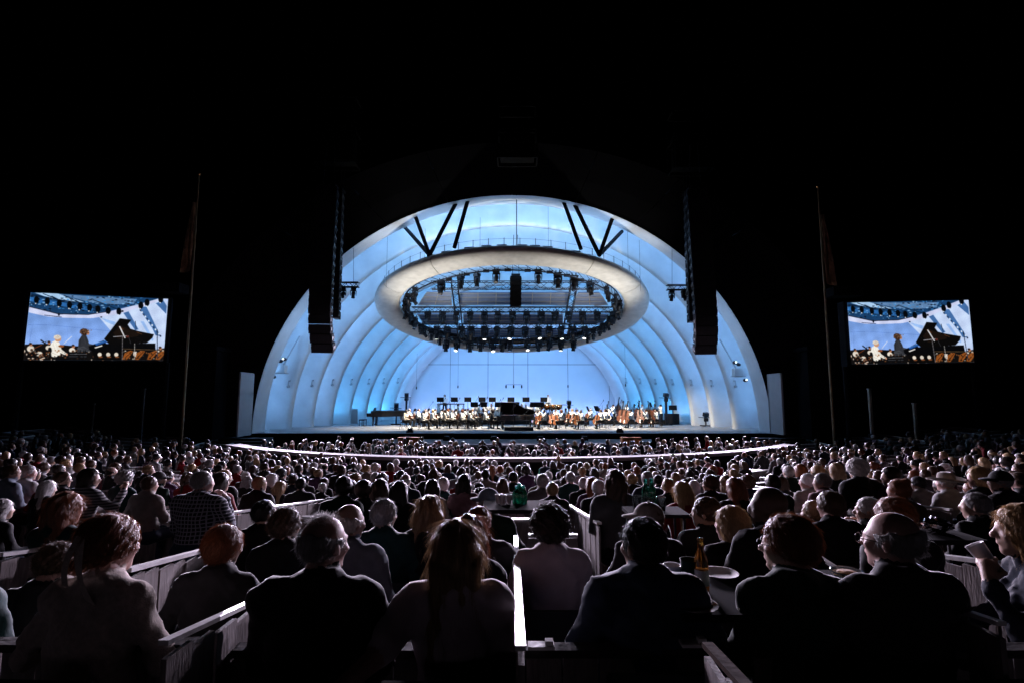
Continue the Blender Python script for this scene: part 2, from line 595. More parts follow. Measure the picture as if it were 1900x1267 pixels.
# pale wing panels at both ends of the stage
for sgn, q in ((-1, ((440, 810), (462, 805), (446, 690), (467, 690))), (1, ((1434, 802), (1456, 806), (1430, 692), (1450, 692)))):
    near_, far_ = (q[0], q[1]) if sgn < 0 else (q[1], q[0])
    p0 = pix(*near_, 29.3)
    p1 = pix(far_[0] + (3 if sgn < 0 else -3), far_[1], 31.0)
    t0 = pix(q[2][0] if sgn < 0 else q[3][0], q[2][1], 29.3)
    root = empty('wing_screen', ((p0.x + p1.x) / 2, (p0.y + p1.y) / 2, p0.z), math.atan2(p1.y - p0.y, p1.x - p0.x))
    tag(root, 'tall pale three panel screen standing at the %s end of the stage' % ('piano' if sgn < 0 else 'double bass'), 'stage panel')
    wd, ht = (p1 - p0).xy.length, t0.z - p0.z
    for k in range(3):
        bb = MB()
        bb.box((0, 0, ht * (k + 0.5) / 3), (wd - 0.03, 0.06, ht / 3 - 0.035))
        bb.build('panel', 'wing_panel', root)
    bb = MB()
    for sx in (-1, 1):
        bb.box((sx * wd / 2, 0.02, ht / 2), (0.05, 0.1, ht))
    for k in range(4):
        bb.box((0, 0.04, ht * k / 3), (wd, 0.06, 0.04))
    bb.build('frame', 'wing_panel', root)
    bb = MB()
    bb.box((0, (0.08 if sgn < 0 else -0.08), ht / 2), (wd, 0.05, ht))
    bb.build('back_board', 'facade', root)

# dark stage houses beside the shell, with pale pilasters
for sgn, nm in ((-1, 'left'), (1, 'right')):
    root = empty('stage_house', (sgn * 24, 34, -1.2))
    tag(root, 'dark stage building behind the flagpole and video screen %s' % ('nearest the spare piano' if sgn < 0 else 'nearest the double basses'), 'building')
    bb = MB()
    bb.box((0, 0, 3.0), (14, 8, 6))
    bb.build('wall', 'facade', root)
    bb = MB()
    bb.box((0, -0.1, 6.12), (14.4, 8.6, 0.24))
    bb.build('roof_edge', 'facade', root)
    for k in range(5):
        bb = MB()
        bb.box((-5.2 + 2.6 * k, -4.03, 1.6), (1.1, 0.05, 2.3))
        d = bb.build('door', 'dark_box', root)
        bb = MB()
        bb.box((-4.75 + 2.6 * k, -4.08, 1.5), (0.05, 0.05, 0.2))
        bb.build('handle', 'black_metal', d)
for (u0, v0, u1, v1, w) in ((1611, 722, 1618, 795, 0.13), (1692, 749, 1700, 797, 0.13), (268, 722, 262, 797, 0.1), (174, 749, 170, 797, 0.1)):
    p0, p1 = pix(u0, v0, 27.5), pix(u1, v1, 27.5)
    bb = MB()
    g = -1.2
    h = p0.z - g
    bb.box((0, 0, h / 2), (w, w, h))
    bb.box((0, 0, h + 0.03), (w * 1.4, w * 1.4, 0.06))
    bb.box((0, 0, 0.06), (w * 1.8, w * 1.8, 0.12))
    o = bb.build('marker_post', 'post_cream' if u0 > 950 else 'post_cream_shaded', None)  # spare piano side posts get the shade-darkened copy of the cream
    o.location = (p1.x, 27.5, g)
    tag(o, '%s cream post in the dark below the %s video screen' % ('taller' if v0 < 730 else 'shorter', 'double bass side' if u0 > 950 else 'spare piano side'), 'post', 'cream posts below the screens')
# dark steps from the walkway ends up to the stage
for sgn in (-1, 1):
    root = empty('stage_steps', (sgn * 14.6, 28.8, -1.2))
    tag(root, 'dark steps joining the curved walkway to the stage beside the %s wing panel' % ('spare piano side' if sgn < 0 else 'double bass side'), 'steps')
    for k in range(3):
        bb = MB()
        bb.box((sgn * (0.2 * k), 0.55 * k, 0.42 + 0.06 * k), (2.6, 1.0, 0.84 + 0.12 * k))
        bb.build('step', 'board_dark', root)


# ================================================================== CANOPY RING
RC = Vector((0, 36.5, 8.55))
E1 = Vector((1, 0, 0))
E2 = Vector((0, 11.0, -5.26)).normalized()
EN = E1.cross(E2).normalized()
if EN.z < 0:
    EN = -EN
RA, RB = 9.62, 6.10
canopy = empty('acoustic_canopy', RC)
tag(canopy, 'tilted beige oval ring canopy hanging over the orchestra', 'canopy')


def ring_w(t):
    s = math.sin(t)            # -1 near, +1 far
    return interp(s, [-1, -0.3, 0.35, 0.8, 1], [1.42, 1.72, 1.75, 0.8, 0.40])


def ring_pt(t, off=0.0, h=0.0):
    rad = Vector((RA * math.cos(t), RB * math.sin(t)))
    nrm = Vector((math.cos(t) / RA, math.sin(t) / RB)).normalized()
    p = rad + nrm * off
    return E1 * p.x + E2 * p.y + EN * h


def ring_plane(u, v, h=0.0):
    r = ray(u, v)
    o = Vector((0, 0, CAMZ))
    c = RC + EN * h
    k = (c - o).dot(EN) / r.dot(EN)
    return o + r * k


joints = [R(a) for a in (-152, -122, -58, -28, 22, 65, 115, 158, 208)]
for a0, a1 in zip(joints[:-1], joints[1:]):
    b = MB()
    b.smooth = True
    n = 26
    rows = []
    for i in range(n + 1):
        t = a0 + 0.0022 + (a1 - a0 - 0.0044) * i / n
        w = ring_w(t)
        hh = 0.20 + 0.15 * w
        row = []
        for j in range(20):
            q = 2 * math.pi * j / 20
            cq, sq = math.cos(q), math.sin(q)
            e = 0.8
            row.append(ring_pt(t, -w / 2 + w / 2 * math.copysign(abs(cq) ** e, cq), hh * math.copysign(abs(sq) ** e, sq)))
        rows.append(row)
    b.grid(rows, closed=True)
    b.smooth = False
    b.add(rows[0], [tuple(range(20))])
    b.add(rows[-1], [tuple(reversed(range(20)))])
    b.build('canopy_segment', 'canopy_skin', canopy)
# dark catwalk along the top of the ring with railing posts and boxes
b = MB()
NT = 64
b.grid([[ring_pt(2 * math.pi * i / NT, o, h) for (o, h) in ((-0.34, 0.36), (-0.36, 0.44), (-0.95, 0.52), (-0.95, 0.42), (-0.4, 0.36))] for i in range(NT + 1)], closed=True)
b.build('catwalk', 'black_matte', canopy)
b = MB()
for i in range(26):
    t = R(-165 + 150 * i / 25)
    p = ring_pt(t, -0.38, 0.44)
    b.tube([p, p + Vector((0, 0, 0.55))], 0.022, 5)
b.tube([ring_pt(R(-165 + 150 * i / 50), -0.38, 0.44) + Vector((0, 0, 0.5)) for i in range(51)], 0.008, 4)
b.build('railing', 'black_metal', canopy)
for i, ang in enumerate((-124, -117, -107, -100, -94, -86, -81, -76, -64)):
    t = R(ang)
    p = ring_pt(t, -0.62, 0.52) + RC
    root = empty('wash_light', p, (ang + 90) * 0.015)
    tag(root, 'small black wash light box on the catwalk above the canopy front', 'stage light', 'wash lights on the canopy catwalk')
    bb = MB()
    bb.box((0, 0, 0.10), (0.52, 0.3, 0.26), (0.25, 0, 0))
    bb.build('housing', 'black_metal', root)
    bb = MB()
    bb.box((-0.30, 0, 0.05), (0.03, 0.06, 0.35))
    bb.box((0.30, 0, 0.05), (0.03, 0.06, 0.35))
    bb.build('bracket', 'black_metal', root)
    bb = MB()
    bb.box((0, 0.165, 0.14), (0.44, 0.02, 0.18), (0.25, 0, 0))
    bb.build('lens', 'lens_blue', root)
    if i in (0, 2, 4, 6, 8):
        spot_lamp('wash_lamp', p + Vector((0, 0.45, 0.45)), p + Vector((0, 9, 1.5)), WASH_TOP, (0.36, 0.64, 1.0), 165, 0.8, 0.25)

# black struts tying the ring to the shell
def strut(a, bq, r_=0.13):
    bb = MB()
    bb.tube([a - RC, bq - RC], r_, 8)
    bb.build('strut', 'black_matte', canopy)
for un, vn, ends in ((797, 474, ((752, 423, 35.2), (768, 394, 32.6), (851, 367, 32.4))), (843, 460, ((871, 362, 32.4),)),
                     (1112, 474, ((1154, 430, 35.2), (1139, 398, 32.6), (1060, 367, 32.4))), (1078, 463, ((1042, 364, 32.4),))):
    nq = pix(un, vn, 31.6 if un not in (797, 1112) else 32.1)
    for (ue, ve, de) in ends:
        strut(nq, pix(ue, ve, de))

# inner reflector panels
def plane_local(u, v, h=0.0):
    return ring_plane(u, v, h) - RC
PANELS = [((792, 542, 836, 542), (776, 566, 838, 566)), ((853, 543, 1056, 543), (853, 566, 1054, 566)), ((1073, 543, 1112, 543), (1061, 566, 1128, 566)),
          ((774, 583, 848, 583), (786, 600, 848, 600)), ((860, 583, 1044, 583), (860, 600, 1044, 600)), ((1058, 583, 1130, 583), (1058, 600, 1118, 600)),
          ((804, 612, 850, 612), (822, 624, 850, 624)), ((862, 612, 1042, 612), (862, 625, 1042, 625)), ((1054, 612, 1101, 612), (1054, 624, 1084, 624))]
for (na, fa) in PANELS:
    q = [plane_local(na[0], na[1], 0.9), plane_local(na[2], na[3], 0.9), plane_local(fa[2], fa[3], 0.45), plane_local(fa[0], fa[1], 0.45)]
    th = EN * 0.05
    b = MB()
    b.add(q + [p + th for p in q], [(0, 1, 2, 3), (7, 6, 5, 4), (0, 4, 5, 1), (1, 5, 6, 2), (2, 6, 7, 3), (3, 7, 4, 0)])
    pn = b.build('reflector_panel', 'louver', canopy)
    nr = max(2, int((q[1] - q[0]).length / 1.2))
    for k in range(nr + 1):
        f = k / nr
        b = MB()
        a_, c_ = q[0].lerp(q[1], f) - EN * 0.03, q[3].lerp(q[2], f) - EN * 0.03
        b.tube([a_, c_], 0.022, 4)
        b.build('rib', 'louver_rib', pn)
    for f in (0.04, 0.35, 0.68, 0.97):
        b = MB()
        b.tube([q[0].lerp(q[3], f) - EN * 0.045, q[1].lerp(q[2], f) - EN * 0.045], 0.02, 4)
        b.build('rib', 'louver_rib', pn)

# ---- trusses
def truss(a, c, label, size=0.34, bay=0.55, group=None, up=Vector((0, 0, 1))):
    a, c = Vector(a), Vector(c)
    root = empty('lighting_truss', a)
    tag(root, label, 'truss', group)
    t = (c - a)
    L = t.length
    t.normalize()
    s = t.cross(up).normalized() * size / 2
    w = up * size / 2
    cs = [s + w, s - w, -s - w, -s + w]
    for k in cs:
        bb = MB()
        bb.tube([k, t * L + k], 0.032, 5)
        bb.build('chord', 'black_metal', root)
    n = max(2, int(L / bay))
    bb = MB()
    for f in range(4):
        for i in range(n):
            p, q = (cs[f], cs[(f + 1) % 4]) if i % 2 == 0 else (cs[(f + 1) % 4], cs[f])
            bb.tube([p + t * (L * i / n), q + t * (L * (i + 1) / n)], 0.017, 4)
    bb.build('lacing', 'black_metal', root)
    return root
for (u0, v0, u1, v1, h, sz, lb) in ((800, 530, 1112, 530, 0.4, 0.5, 'first black truss across the oval canopy nearest its front edge'),
                                   (764, 575, 1142, 575, 0.2, 0.36, 'second black truss across the oval canopy, under the front reflectors'),
                                   (778, 606, 1124, 606, 0.15, 0.34, 'third black truss across the oval canopy, under the middle reflectors'),
                                   (800, 630, 1100, 630, 0.1, 0.34, 'rearmost black truss across the oval canopy by its thin back edge')):
    truss(ring_plane(u0, v0, h), ring_plane(u1, v1, h), lb, sz)
for (u0, v0, u1, v1, lb) in ((843, 524, 856, 634, 'black truss running front to back under the canopy, violin side'),
                             (1066, 524, 1046, 634, 'black truss running front to back under the canopy, cello side')):
    truss(ring_plane(u0, v0, 0.35), ring_plane(u1, v1, 0.35), lb, 0.42, 0.5)
# curved pipe round the inner edge of the ring
root = empty('ring_pipe', RC)
tag(root, 'curved black lighting pipe following the inner edge of the canopy', 'pipe')
for off, h in ((-2.0, 0.1), (-2.25, -0.25)):
    b = MB()
    b.tube([ring_pt(2 * math.pi * i / 72, -ring_w(2 * math.pi * i / 72) - 0.22 - (0.2 if off < -2.1 else 0), h) for i in range(72)], 0.045, 6, closed=True)
    b.build('pipe', 'black_metal', root)
b = MB()
for i in range(72):
    t = 2 * math.pi * i / 72
    t2 = 2 * math.pi * (i + 1) / 72
    b.tube([ring_pt(t, -ring_w(t) - 0.22, 0.1), ring_pt(t2, -ring_w(t2) - 0.42, -0.25)], 0.02, 4)
b.build('lacing', 'black_metal', root)

# ---- moving-head lights
def make_head(lit):
    root = empty('moving_light')
    bb = MB()
    bb.box((0, 0, -0.09), (0.36, 0.26, 0.15))
    bb.box((0, 0, 0.03), (0.46, 0.05, 0.05))
    bb.tube([(0.1, 0, 0.0), (0.1, 0, 0.16)], 0.03, 6)
    bb.tube([(-0.1, 0, 0.0), (-0.1, 0, 0.16)], 0.03, 6)
    bb.build('base', 'black_metal', root)
    bb = MB()
    bb.box((0, 0, -0.20), (0.36, 0.12, 0.06))
    bb.box((0.185, 0, -0.36), (0.045, 0.11, 0.36), (0, 0.06, 0))
    bb.box((-0.185, 0, -0.36), (0.045, 0.11, 0.36), (0, -0.06, 0))
    bb.build('yoke', 'black_metal', root)
    bb = MB()
    bb.smooth = True
    bb.lathe([(0.06, 0.17), (0.12, 0.15), (0.135, 0.05), (0.14, -0.02), (0.12, -0.05), (0.115, -0.20), (0.13, -0.24), (0.13, -0.30), (0.115, -0.305)], 12)
    hd = bb.build('head', 'black_metal', root)
    hd.location = (0, 0, -0.42)
    bb = MB()
    bb.lathe([(0.112, -0.302), (0.108, -0.312)], 12)
    bb.build('lens', 'lens_lit' if lit else 'lens_dark', hd)
    return root
protoL, protoD = make_head(True), make_head(False)
used = {True: False, False: False}
def moving_light(loc, rz, tilt, lit, label, group, sc=1.0):
    src = protoL if lit else protoD
    o = src if not used[lit] else copy_tree(src)
    used[lit] = True
    place(o, loc, (0, 0, rz), sc)
    for ch in o.children:
        if ch.name.startswith('head'):
            ch.rotation_euler = (tilt, 0, 0)
    tag(o, label, 'stage light', group)
    return o
ROWS = [
    ((819, 855, 885, 921, 999, 1035, 1065, 1095), (522, 512, 508, 502, 502, 508, 513, 524), 'black moving light hanging under the front edge of the canopy ring', 'moving lights on the canopy front edge', 1.02, ()),
    ((794, 821, 847, 872.5, 899, 923.5, 951, 977, 1004, 1030, 1055, 1081, 1108), (579,) * 13, 'black moving light on the second truss across the canopy', 'moving lights on the second canopy truss', 0.95, ()),
    ((810, 830, 856, 874, 899.5, 922, 948, 974.5, 999, 1019, 1041, 1063, 1085), (607,) * 13, 'black moving light on the third truss across the canopy, %s', 'moving lights on the third canopy truss', 1.02, (0, 4, 6, 8, 10, 12)),
    ((827.5, 848, 872, 891.5, 914, 933, 946, 978, 1000, 1019.5, 1041, 1064), (630,) * 12, 'black moving light on the rearmost canopy truss, %s', 'moving lights on the rear canopy truss', 1.05, (1, 4, 7, 10)),
]
for (us, vs, lb, gp, sc, lits) in ROWS:
    for i, (u, v) in enumerate(zip(us, vs)):
        lit = i in lits
        p = ring_plane(u, v, -0.05)
        moving_light(p, rng.uniform(-0.9, 0.9), rng.uniform(-0.5, 0.5), lit, lb % ('its lamp glowing white' if lit else 'its lamp dark') if '%s' in lb else lb,
                     gp + (' lit' if lit else ''), sc * rng.uniform(1.14, 1.30))
for i in range(34):
    s = i % 2
    k = i // 2
    ang = -38 + 88 * k / 16.0 + rng.uniform(-2, 2)
    t = R(ang if s == 0 else 180 - ang)
    p = RC + ring_pt(t, -ring_w(t) - 0.3 - 0.25 * (k % 2), -0.1 - 0.1 * (k % 2))
    moving_light(p, rng.uniform(0, 6.28), rng.uniform(-0.8, 0.8), False,
                 'black moving light clustered along the %s inner curve of the canopy ring' % ('cello side' if s == 0 else 'violin side'), 'moving lights on the %s curve of the canopy' % ('cello side' if s == 0 else 'violin side'), rng.uniform(0.85, 1.08))
# small black panels between the front moving lights
for u, v in ((833, 517), (866, 508), (902, 502), (942, 500), (979, 501), (1020, 504), (1052, 510), (1078, 518)):
    root = empty('blinder_light', ring_plane(u, v, 0.1))
    tag(root, 'small flat black light panel between moving lights on the canopy front edge', 'stage light', 'flat light panels on the canopy front edge')
    bb = MB()
    bb.box((0, 0, -0.05), (0.40, 0.12, 0.20), (0.3, 0, 0))
    bb.build('housing', 'black_metal', root)
    bb = MB()
    bb.box((0, 0.02, 0.09), (0.03, 0.03, 0.18))
    bb.build('clamp', 'black_metal', root)

# lamps of the lit fixtures: warm white light down onto the players, cool light out over the seats
for (u, v, tg, pw, colr, sz) in STAGE_SPOTS:
    p = ring_plane(u, v, -1.15)
    spot_lamp('stage_lamp', p, tg, pw, colr, sz, 0.7, 0.12)

for (lp_, tg, pw, colr, sz) in REAR_SPOTS:  # spots added behind the ring for wall and rear players, no fixture built
    spot_lamp('rear_lamp', lp_, tg, pw, colr, sz, 0.8, 0.15)

# ================================================================== LOUDSPEAKER ARRAYS
def line_array(label, ptsL, width, depth, n, yaw, sgn):
    """hanging J-shaped stack: ptsL = list of world points down the front edge"""
    P = [Vector(p) for p in ptsL]
    seg = [0]
    for a, c in zip(P[:-1], P[1:]):
        seg.append(seg[-1] + (c - a).length)
    L = seg[-1]

    def at(s):
        for i in range(len(P) - 1):
            if s <= seg[i + 1] + 1e-6:
                f = (s - seg[i]) / (seg[i + 1] - seg[i])
                return P[i].lerp(P[i + 1], f)
        return P[-1]
    root = empty('line_array_speaker', P[0])
    tag(root, label, 'loudspeaker')
    ch = L / n
    cab = MB()
    w0, w1 = width / 2, width / 2 * 0.97
    cab.add([(-w0, 0, ch / 2 - 0.012), (w0, 0, ch / 2 - 0.012), (w0, 0, -ch / 2 + 0.012), (-w0, 0, -ch / 2 + 0.012),
             (-w1, depth, ch / 2 - 0.05), (w1, depth, ch / 2 - 0.05), (w1, depth, -ch / 2 + 0.05), (-w1, depth, -ch / 2 + 0.05)],
            [(0, 3, 2, 1), (4, 5, 6, 7), (0, 1, 5, 4), (1, 2, 6, 5), (2, 3, 7, 6), (3, 0, 4, 7)])
    cm = cab.mesh('cabinet', 'black_matte')
    gr = MB()
    gr.box((0, -0.012, 0), (width * 0.96, 0.02, ch * 0.86))
    gm = gr.mesh('grille', 'black_metal')
    hms = []
    for sx in (-1, 1):
        hd = MB()
        hd.box((sx * (w0 + 0.012), depth * 0.25, 0), (0.03, depth * 0.34, ch * 0.34))
        hd.box((sx * (w0 + 0.010), depth * 0.50, 0), (0.02, depth * 0.2, ch * 0.1))
        hd.box((sx * (w0 + 0.012), depth * 0.72, 0.0), (0.03, depth * 0.28, ch * 0.26))
        hms.append(hd.mesh('rigging_plate', 'grille'))
    for i in range(n):
        p = at(ch * (i + 0.5))
        a, c = at(ch * i), at(ch * (i + 1))
        d = (a - c).normalized()
        o = link_mesh('cabinet', cm, root)
        tilt = math.atan2(d.y * math.cos(yaw) - d.x * math.sin(yaw), d.z)
        M = Matrix.Translation(p - P[0]) @ Matrix.Rotation(yaw, 4, 'Z') @ Matrix.Rotation(-tilt, 4, 'X')
        o.matrix_local = M
        for mm, nm in ((gm, 'grille'), (hms[0], 'rigging_plate'), (hms[1], 'rigging_plate')):
            link_mesh(nm, mm, o)
    b = MB()
    top = Vector((0, 0, 0))
    b.box((0, depth * 0.5, 0.1), (width * 0.8, depth * 0.7, 0.12))
    for sx in (-0.3, 0.3):
        b.tube([(sx * width, depth * 0.5, 0.1), (sx * width * 0.6, depth * 0.5, 2.8)], 0.02, 5)
    b.build('hoist_frame', 'black_metal', root)
    return root
d = 27.5
line_array('tall black curved line array hanging beside the spare piano side of the shell', [pix(606, 345, d + .3), pix(597, 480, d), pix(592, 575, d - 0.1), pix(592.5, 610, d), pix(596.5, 640, d + .25), pix(599, 655, d + .4)], 1.12, 0.75, 18, R(8), -1)
line_array('slimmer black line array hung inside the tall one on the spare piano side', [pix(630, 352, d + 1.6), pix(622, 591, d + 1.6)], 0.30, 0.9, 14, R(9), -1)
line_array('tall black curved line array hanging beside the double bass side of the shell', [pix(1295, 350, d + .3), pix(1304, 480, d), pix(1311, 580, d - 0.1), pix(1312, 612, d), pix(1311, 640, d + .25), pix(1309, 658, d + .4)], 1.12, 0.75, 18, R(-8), 1)
line_array('slimmer black line array hung inside the tall one on the double bass side', [pix(1277, 357, d + 1.6), pix(1285, 597, d + 1.6)], 0.30, 0.9, 14, R(-9), 1)
line_array('short black speaker cluster hanging at the centre of the oval canopy', [pix(957, 512, 33.2), pix(956.5, 569, 33.2)], 0.72, 0.5, 6, 0, 1)
# faint rigging towers above
for u, v0, v1, lb in ((960, 197, 292, 'dark equipment cage above the top of the shell opening'), (620, 180, 300, 'dark rigging box above the line arrays on the spare piano side'), (1288, 205, 310, 'dark rigging box above the line arrays on the double bass side')):
    p0, p1 = pix(u, v1, 29), pix(u, v0, 29)
    root = empty('rigging_cage', p0)
    tag(root, lb, 'rigging')
    h = p1.z - p0.z
    for (za, zb, wd) in ((0, 0.48, 2.3), (0.55, 1.0, 2.2)):
        bb = MB()
        for sx in (-1, 1):
            bb.box((sx * wd / 2, 0, h * (za + zb) / 2), (0.08, 0.08, h * (zb - za)))
            bb.box((sx * wd / 2, 1.2, h * (za + zb) / 2), (0.08, 0.08, h * (zb - za)))
        for z in (za, zb):
            bb.box((0, 0, h * z), (wd, 0.1, 0.08))
            bb.box((0, 1.2, h * z), (wd, 0.1, 0.08))
            bb.box((wd / 2, 0.6, h * z), (0.08, 1.2, 0.07))
            bb.box((-wd / 2, 0.6, h * z), (0.08, 1.2, 0.07))
        bb.build('frame', 'rig_black', root)
    bb = MB()
    bb.box((0, 0.6, h * 0.24), (2.0, 0.9, h * 0.4))
    bb.build('equipment_box', 'rig_black', root)

# side trusses with two moving lights
for sgn in (-1, 1):
    ua, ub, v = (630, 666, 529) if sgn < 0 else (1237, 1276, 534)
    pa, pb = pix(ua, v, 30.5), pix(ub, v, 30.5)
    truss(pa, pb, 'short black truss hung on a cable beside the line array, %s side' % ('spare piano' if sgn < 0 else 'double bass'), 0.28, 0.25)
    for k, uu in enumerate((637, 656) if sgn < 0 else (1246, 1269)):
        moving_light(pix(uu, v + 6, 30.5), 0.4 * k, 0.5 * sgn * (-1) ** k, False, 'black moving light under the short truss beside the %s side line array' % ('spare piano' if sgn < 0 else 'double bass'), 'moving lights on the %s short truss' % ('spare piano' if sgn < 0 else 'double bass'), 0.85)
    bb = MB()
    um = 656 if sgn < 0 else 1247
    bb.tube([pix(um, v - 5, 30.5), pix(um, v - 80, 32.2)], 0.012, 4)
    tag(bb.build('suspension_cable', 'black_metal'), 'thin cable holding the short light truss on the %s side' % ('spare piano' if sgn < 0 else 'double bass'), 'cable')
    # wall bracket with lamp
    uc, vc = (522, 684) if sgn < 0 else (1369, 690)
    p = pix(uc, vc, 35.0)
    root = empty('side_light_bracket', p)
    tag(root, 'pale equipment box with small white lamps on the inner wall, %s side' % ('spare piano' if sgn < 0 else 'double bass'), 'stage light')
    bb = MB()
    bb.box((0, 0, 0), (0.62, 0.5, 0.50))
    bb.build('equipment_box', 'shell_white', root)
    bb = MB()
    bb.box((0, 0, -0.29), (0.8, 0.6, 0.05))
    bb.tube([(0, 0.2, 0.2), (-sgn * 0.75, 0.9, 2.3)], 0.05, 6)
    bb.build('arm', 'wing_panel', root)
    spot_lamp('added_fill_low', p + Vector((-sgn * 4.2, -1.4, 1.6)), None, SHELL_FILL, (0.36, 0.60, 1.0), radius=0.2, kind='POINT')  # added fill for lip and bands, hanging free well away from the bracket
    spot_lamp('added_fill_high', (sgn * 5.2, 33.2, 11.2), None, SHELL_FILL, (0.36, 0.60, 1.0), radius=0.2, kind='POINT')  # added fill above the ring, with no fixture of its own
    for (dx, dz, lit) in ((0.2, 0.62, True), (-0.45, -0.55, True), (-0.05, 0.5, False)):
        bb = MB()
        bb.smooth = True
        bb.M = Matrix.Translation((-sgn * dx, -0.1, dz)) @ Matrix.Rotation(R(100), 4, 'X')
        bb.lathe([(0.05, 0.14), (0.1, 0.1), (0.12, -0.06), (0.12, -0.14)], 10)
        lh = bb.build('lamp_head', 'black_metal', root)
        if lit:
            bb = MB()
            bb.M = Matrix.Translation((-sgn * dx, -0.26, dz + 0.03)) @ Matrix.Rotation(R(100), 4, 'X')
            bb.lathe([(0.06, 0.0), (0.055, -0.02)], 10)
            bb.build('lens', 'lens_lit', lh)
            spot_lamp('side_lamp', p + Vector((-sgn * 1.5, -1.7, dz + 0.03)), (-sgn * 3 * dx, 7.0, 0.2), SIDE_SEATS, COOL, 64, 0.8, 0.1)

# cables and hanging microphones
def cable(u, v0, v1, d, lb, cap=False, thick=0.009, m='black_metal'):
    a, c = pix(u, v0, d), pix(u, v1, d)
    c.x = a.x
    bb = MB()
    bb.tube([a, c], thick, 4)
    if cap:
        bb.lathe([(0.02, 0.12), (0.045, 0.08), (0.05, -0.08), (0.02, -0.12)], 8, c)
    nm = 'hanging_microphone' if cap else 'suspension_cable'
    tag(bb.build(nm, m), lb, 'microphone' if cap else 'cable', lb if not cap else None)
for u, v, d_ in ((719, 440, 33), (789, 425, 34), (891, 404, 33), (1017, 384, 33), (1186, 446, 33), (1164, 428, 33.5)):
    cable(u, v, v + 95, d_, 'thin vertical steel cable hanging inside the shell above the canopy')
cable(958.5, 362, 458, 32.6, 'thicker black cable dropping to the middle of the canopy front', thick=0.03)
for u, v0, v1, lb in ((774, 655, 719, 'small microphone on a long cable in front of the back wall, above the first violins'),
                      (850.5, 648, 717, 'small microphone on a long cable between the first stands and centre bar'),
                      (1053, 640, 716, 'small microphone on a long cable above the timpani side'),
                      (1159, 640, 714, 'small microphone on a long cable above the double basses')):
    cable(u, v0, v1, 42.5, lb, True)
root = empty('microphone_bar', pix(953, 716, 41))
tag(root, 'pale pole with a cross bar of microphones hanging over the piano', 'microphone')
o0 = root.location
bb = MB()
bb.tube([Vector((0, 0, 0)), pix(953, 650, 41) - o0], 0.03, 6)
bb.build('pole', 'wing_panel', root)
bb = MB()
bb.tube([pix(938, 713, 41) - o0, pix(968, 713, 41) - o0], 0.015, 5)
bb.build('cross_bar', 'black_metal', root)
for u in (939, 953, 968):
    bb = MB()
    bb.lathe([(0.03, 0.1), (0.06, 0.05), (0.06, -0.1), (0.03, -0.16)], 8, pix(u, 716, 41) - o0)
    bb.build('microphone', 'black_metal', root)

# ================================================================== FLAGPOLES
for (u0, v0, u1, v1, d_, sgn) in ((369, 326, 345, 690, 27.0, -1), (1516, 349, 1540, 692, 27.0, 1)):
    top, bot = pix(u0, v0, d_), pix(u1, v1, d_)
    root = empty('flagpole', (bot.x, d_, -1.2))
    tag(root, 'tall flagpole with a limp flag beside the %s video screen' % ('spare piano side' if sgn < 0 else 'double bass side'), 'flagpole')
    h = top.z + 1.2
    bb = MB()
    bb.tube([(0, 0, 0), (0, 0, h)], [0.075, 0.04], 8)
    bb.build('pole', 'pole_paint', root)
    bb = MB()
    bb.smooth = True
    bb.lathe([(0.01, -0.1), (0.09, -0.04), (0.1, 0.02), (0.05, 0.09), (0.01, 0.11)], 10, (0, 0, h + 0.08))
    bb.build('finial', 'copper', root)
    bb = MB()
    bb.smooth = True
    rows = []
    for i in range(22):
        f = i / 21
        z = h - 1.5 - 3.6 * f
        rows.append([(sgn * (0.05 + (0.16 + 0.42 * f) * (0.5 + 0.5 * math.sin(j * 0.9))) , 0.12 * math.sin(j * 1.5 + f * 3) - 0.02, z - 0.25 * (j / 9) * f) for j in range(10)])
    bb.grid(rows)
    bb.build('flag', 'flag_cloth', root)


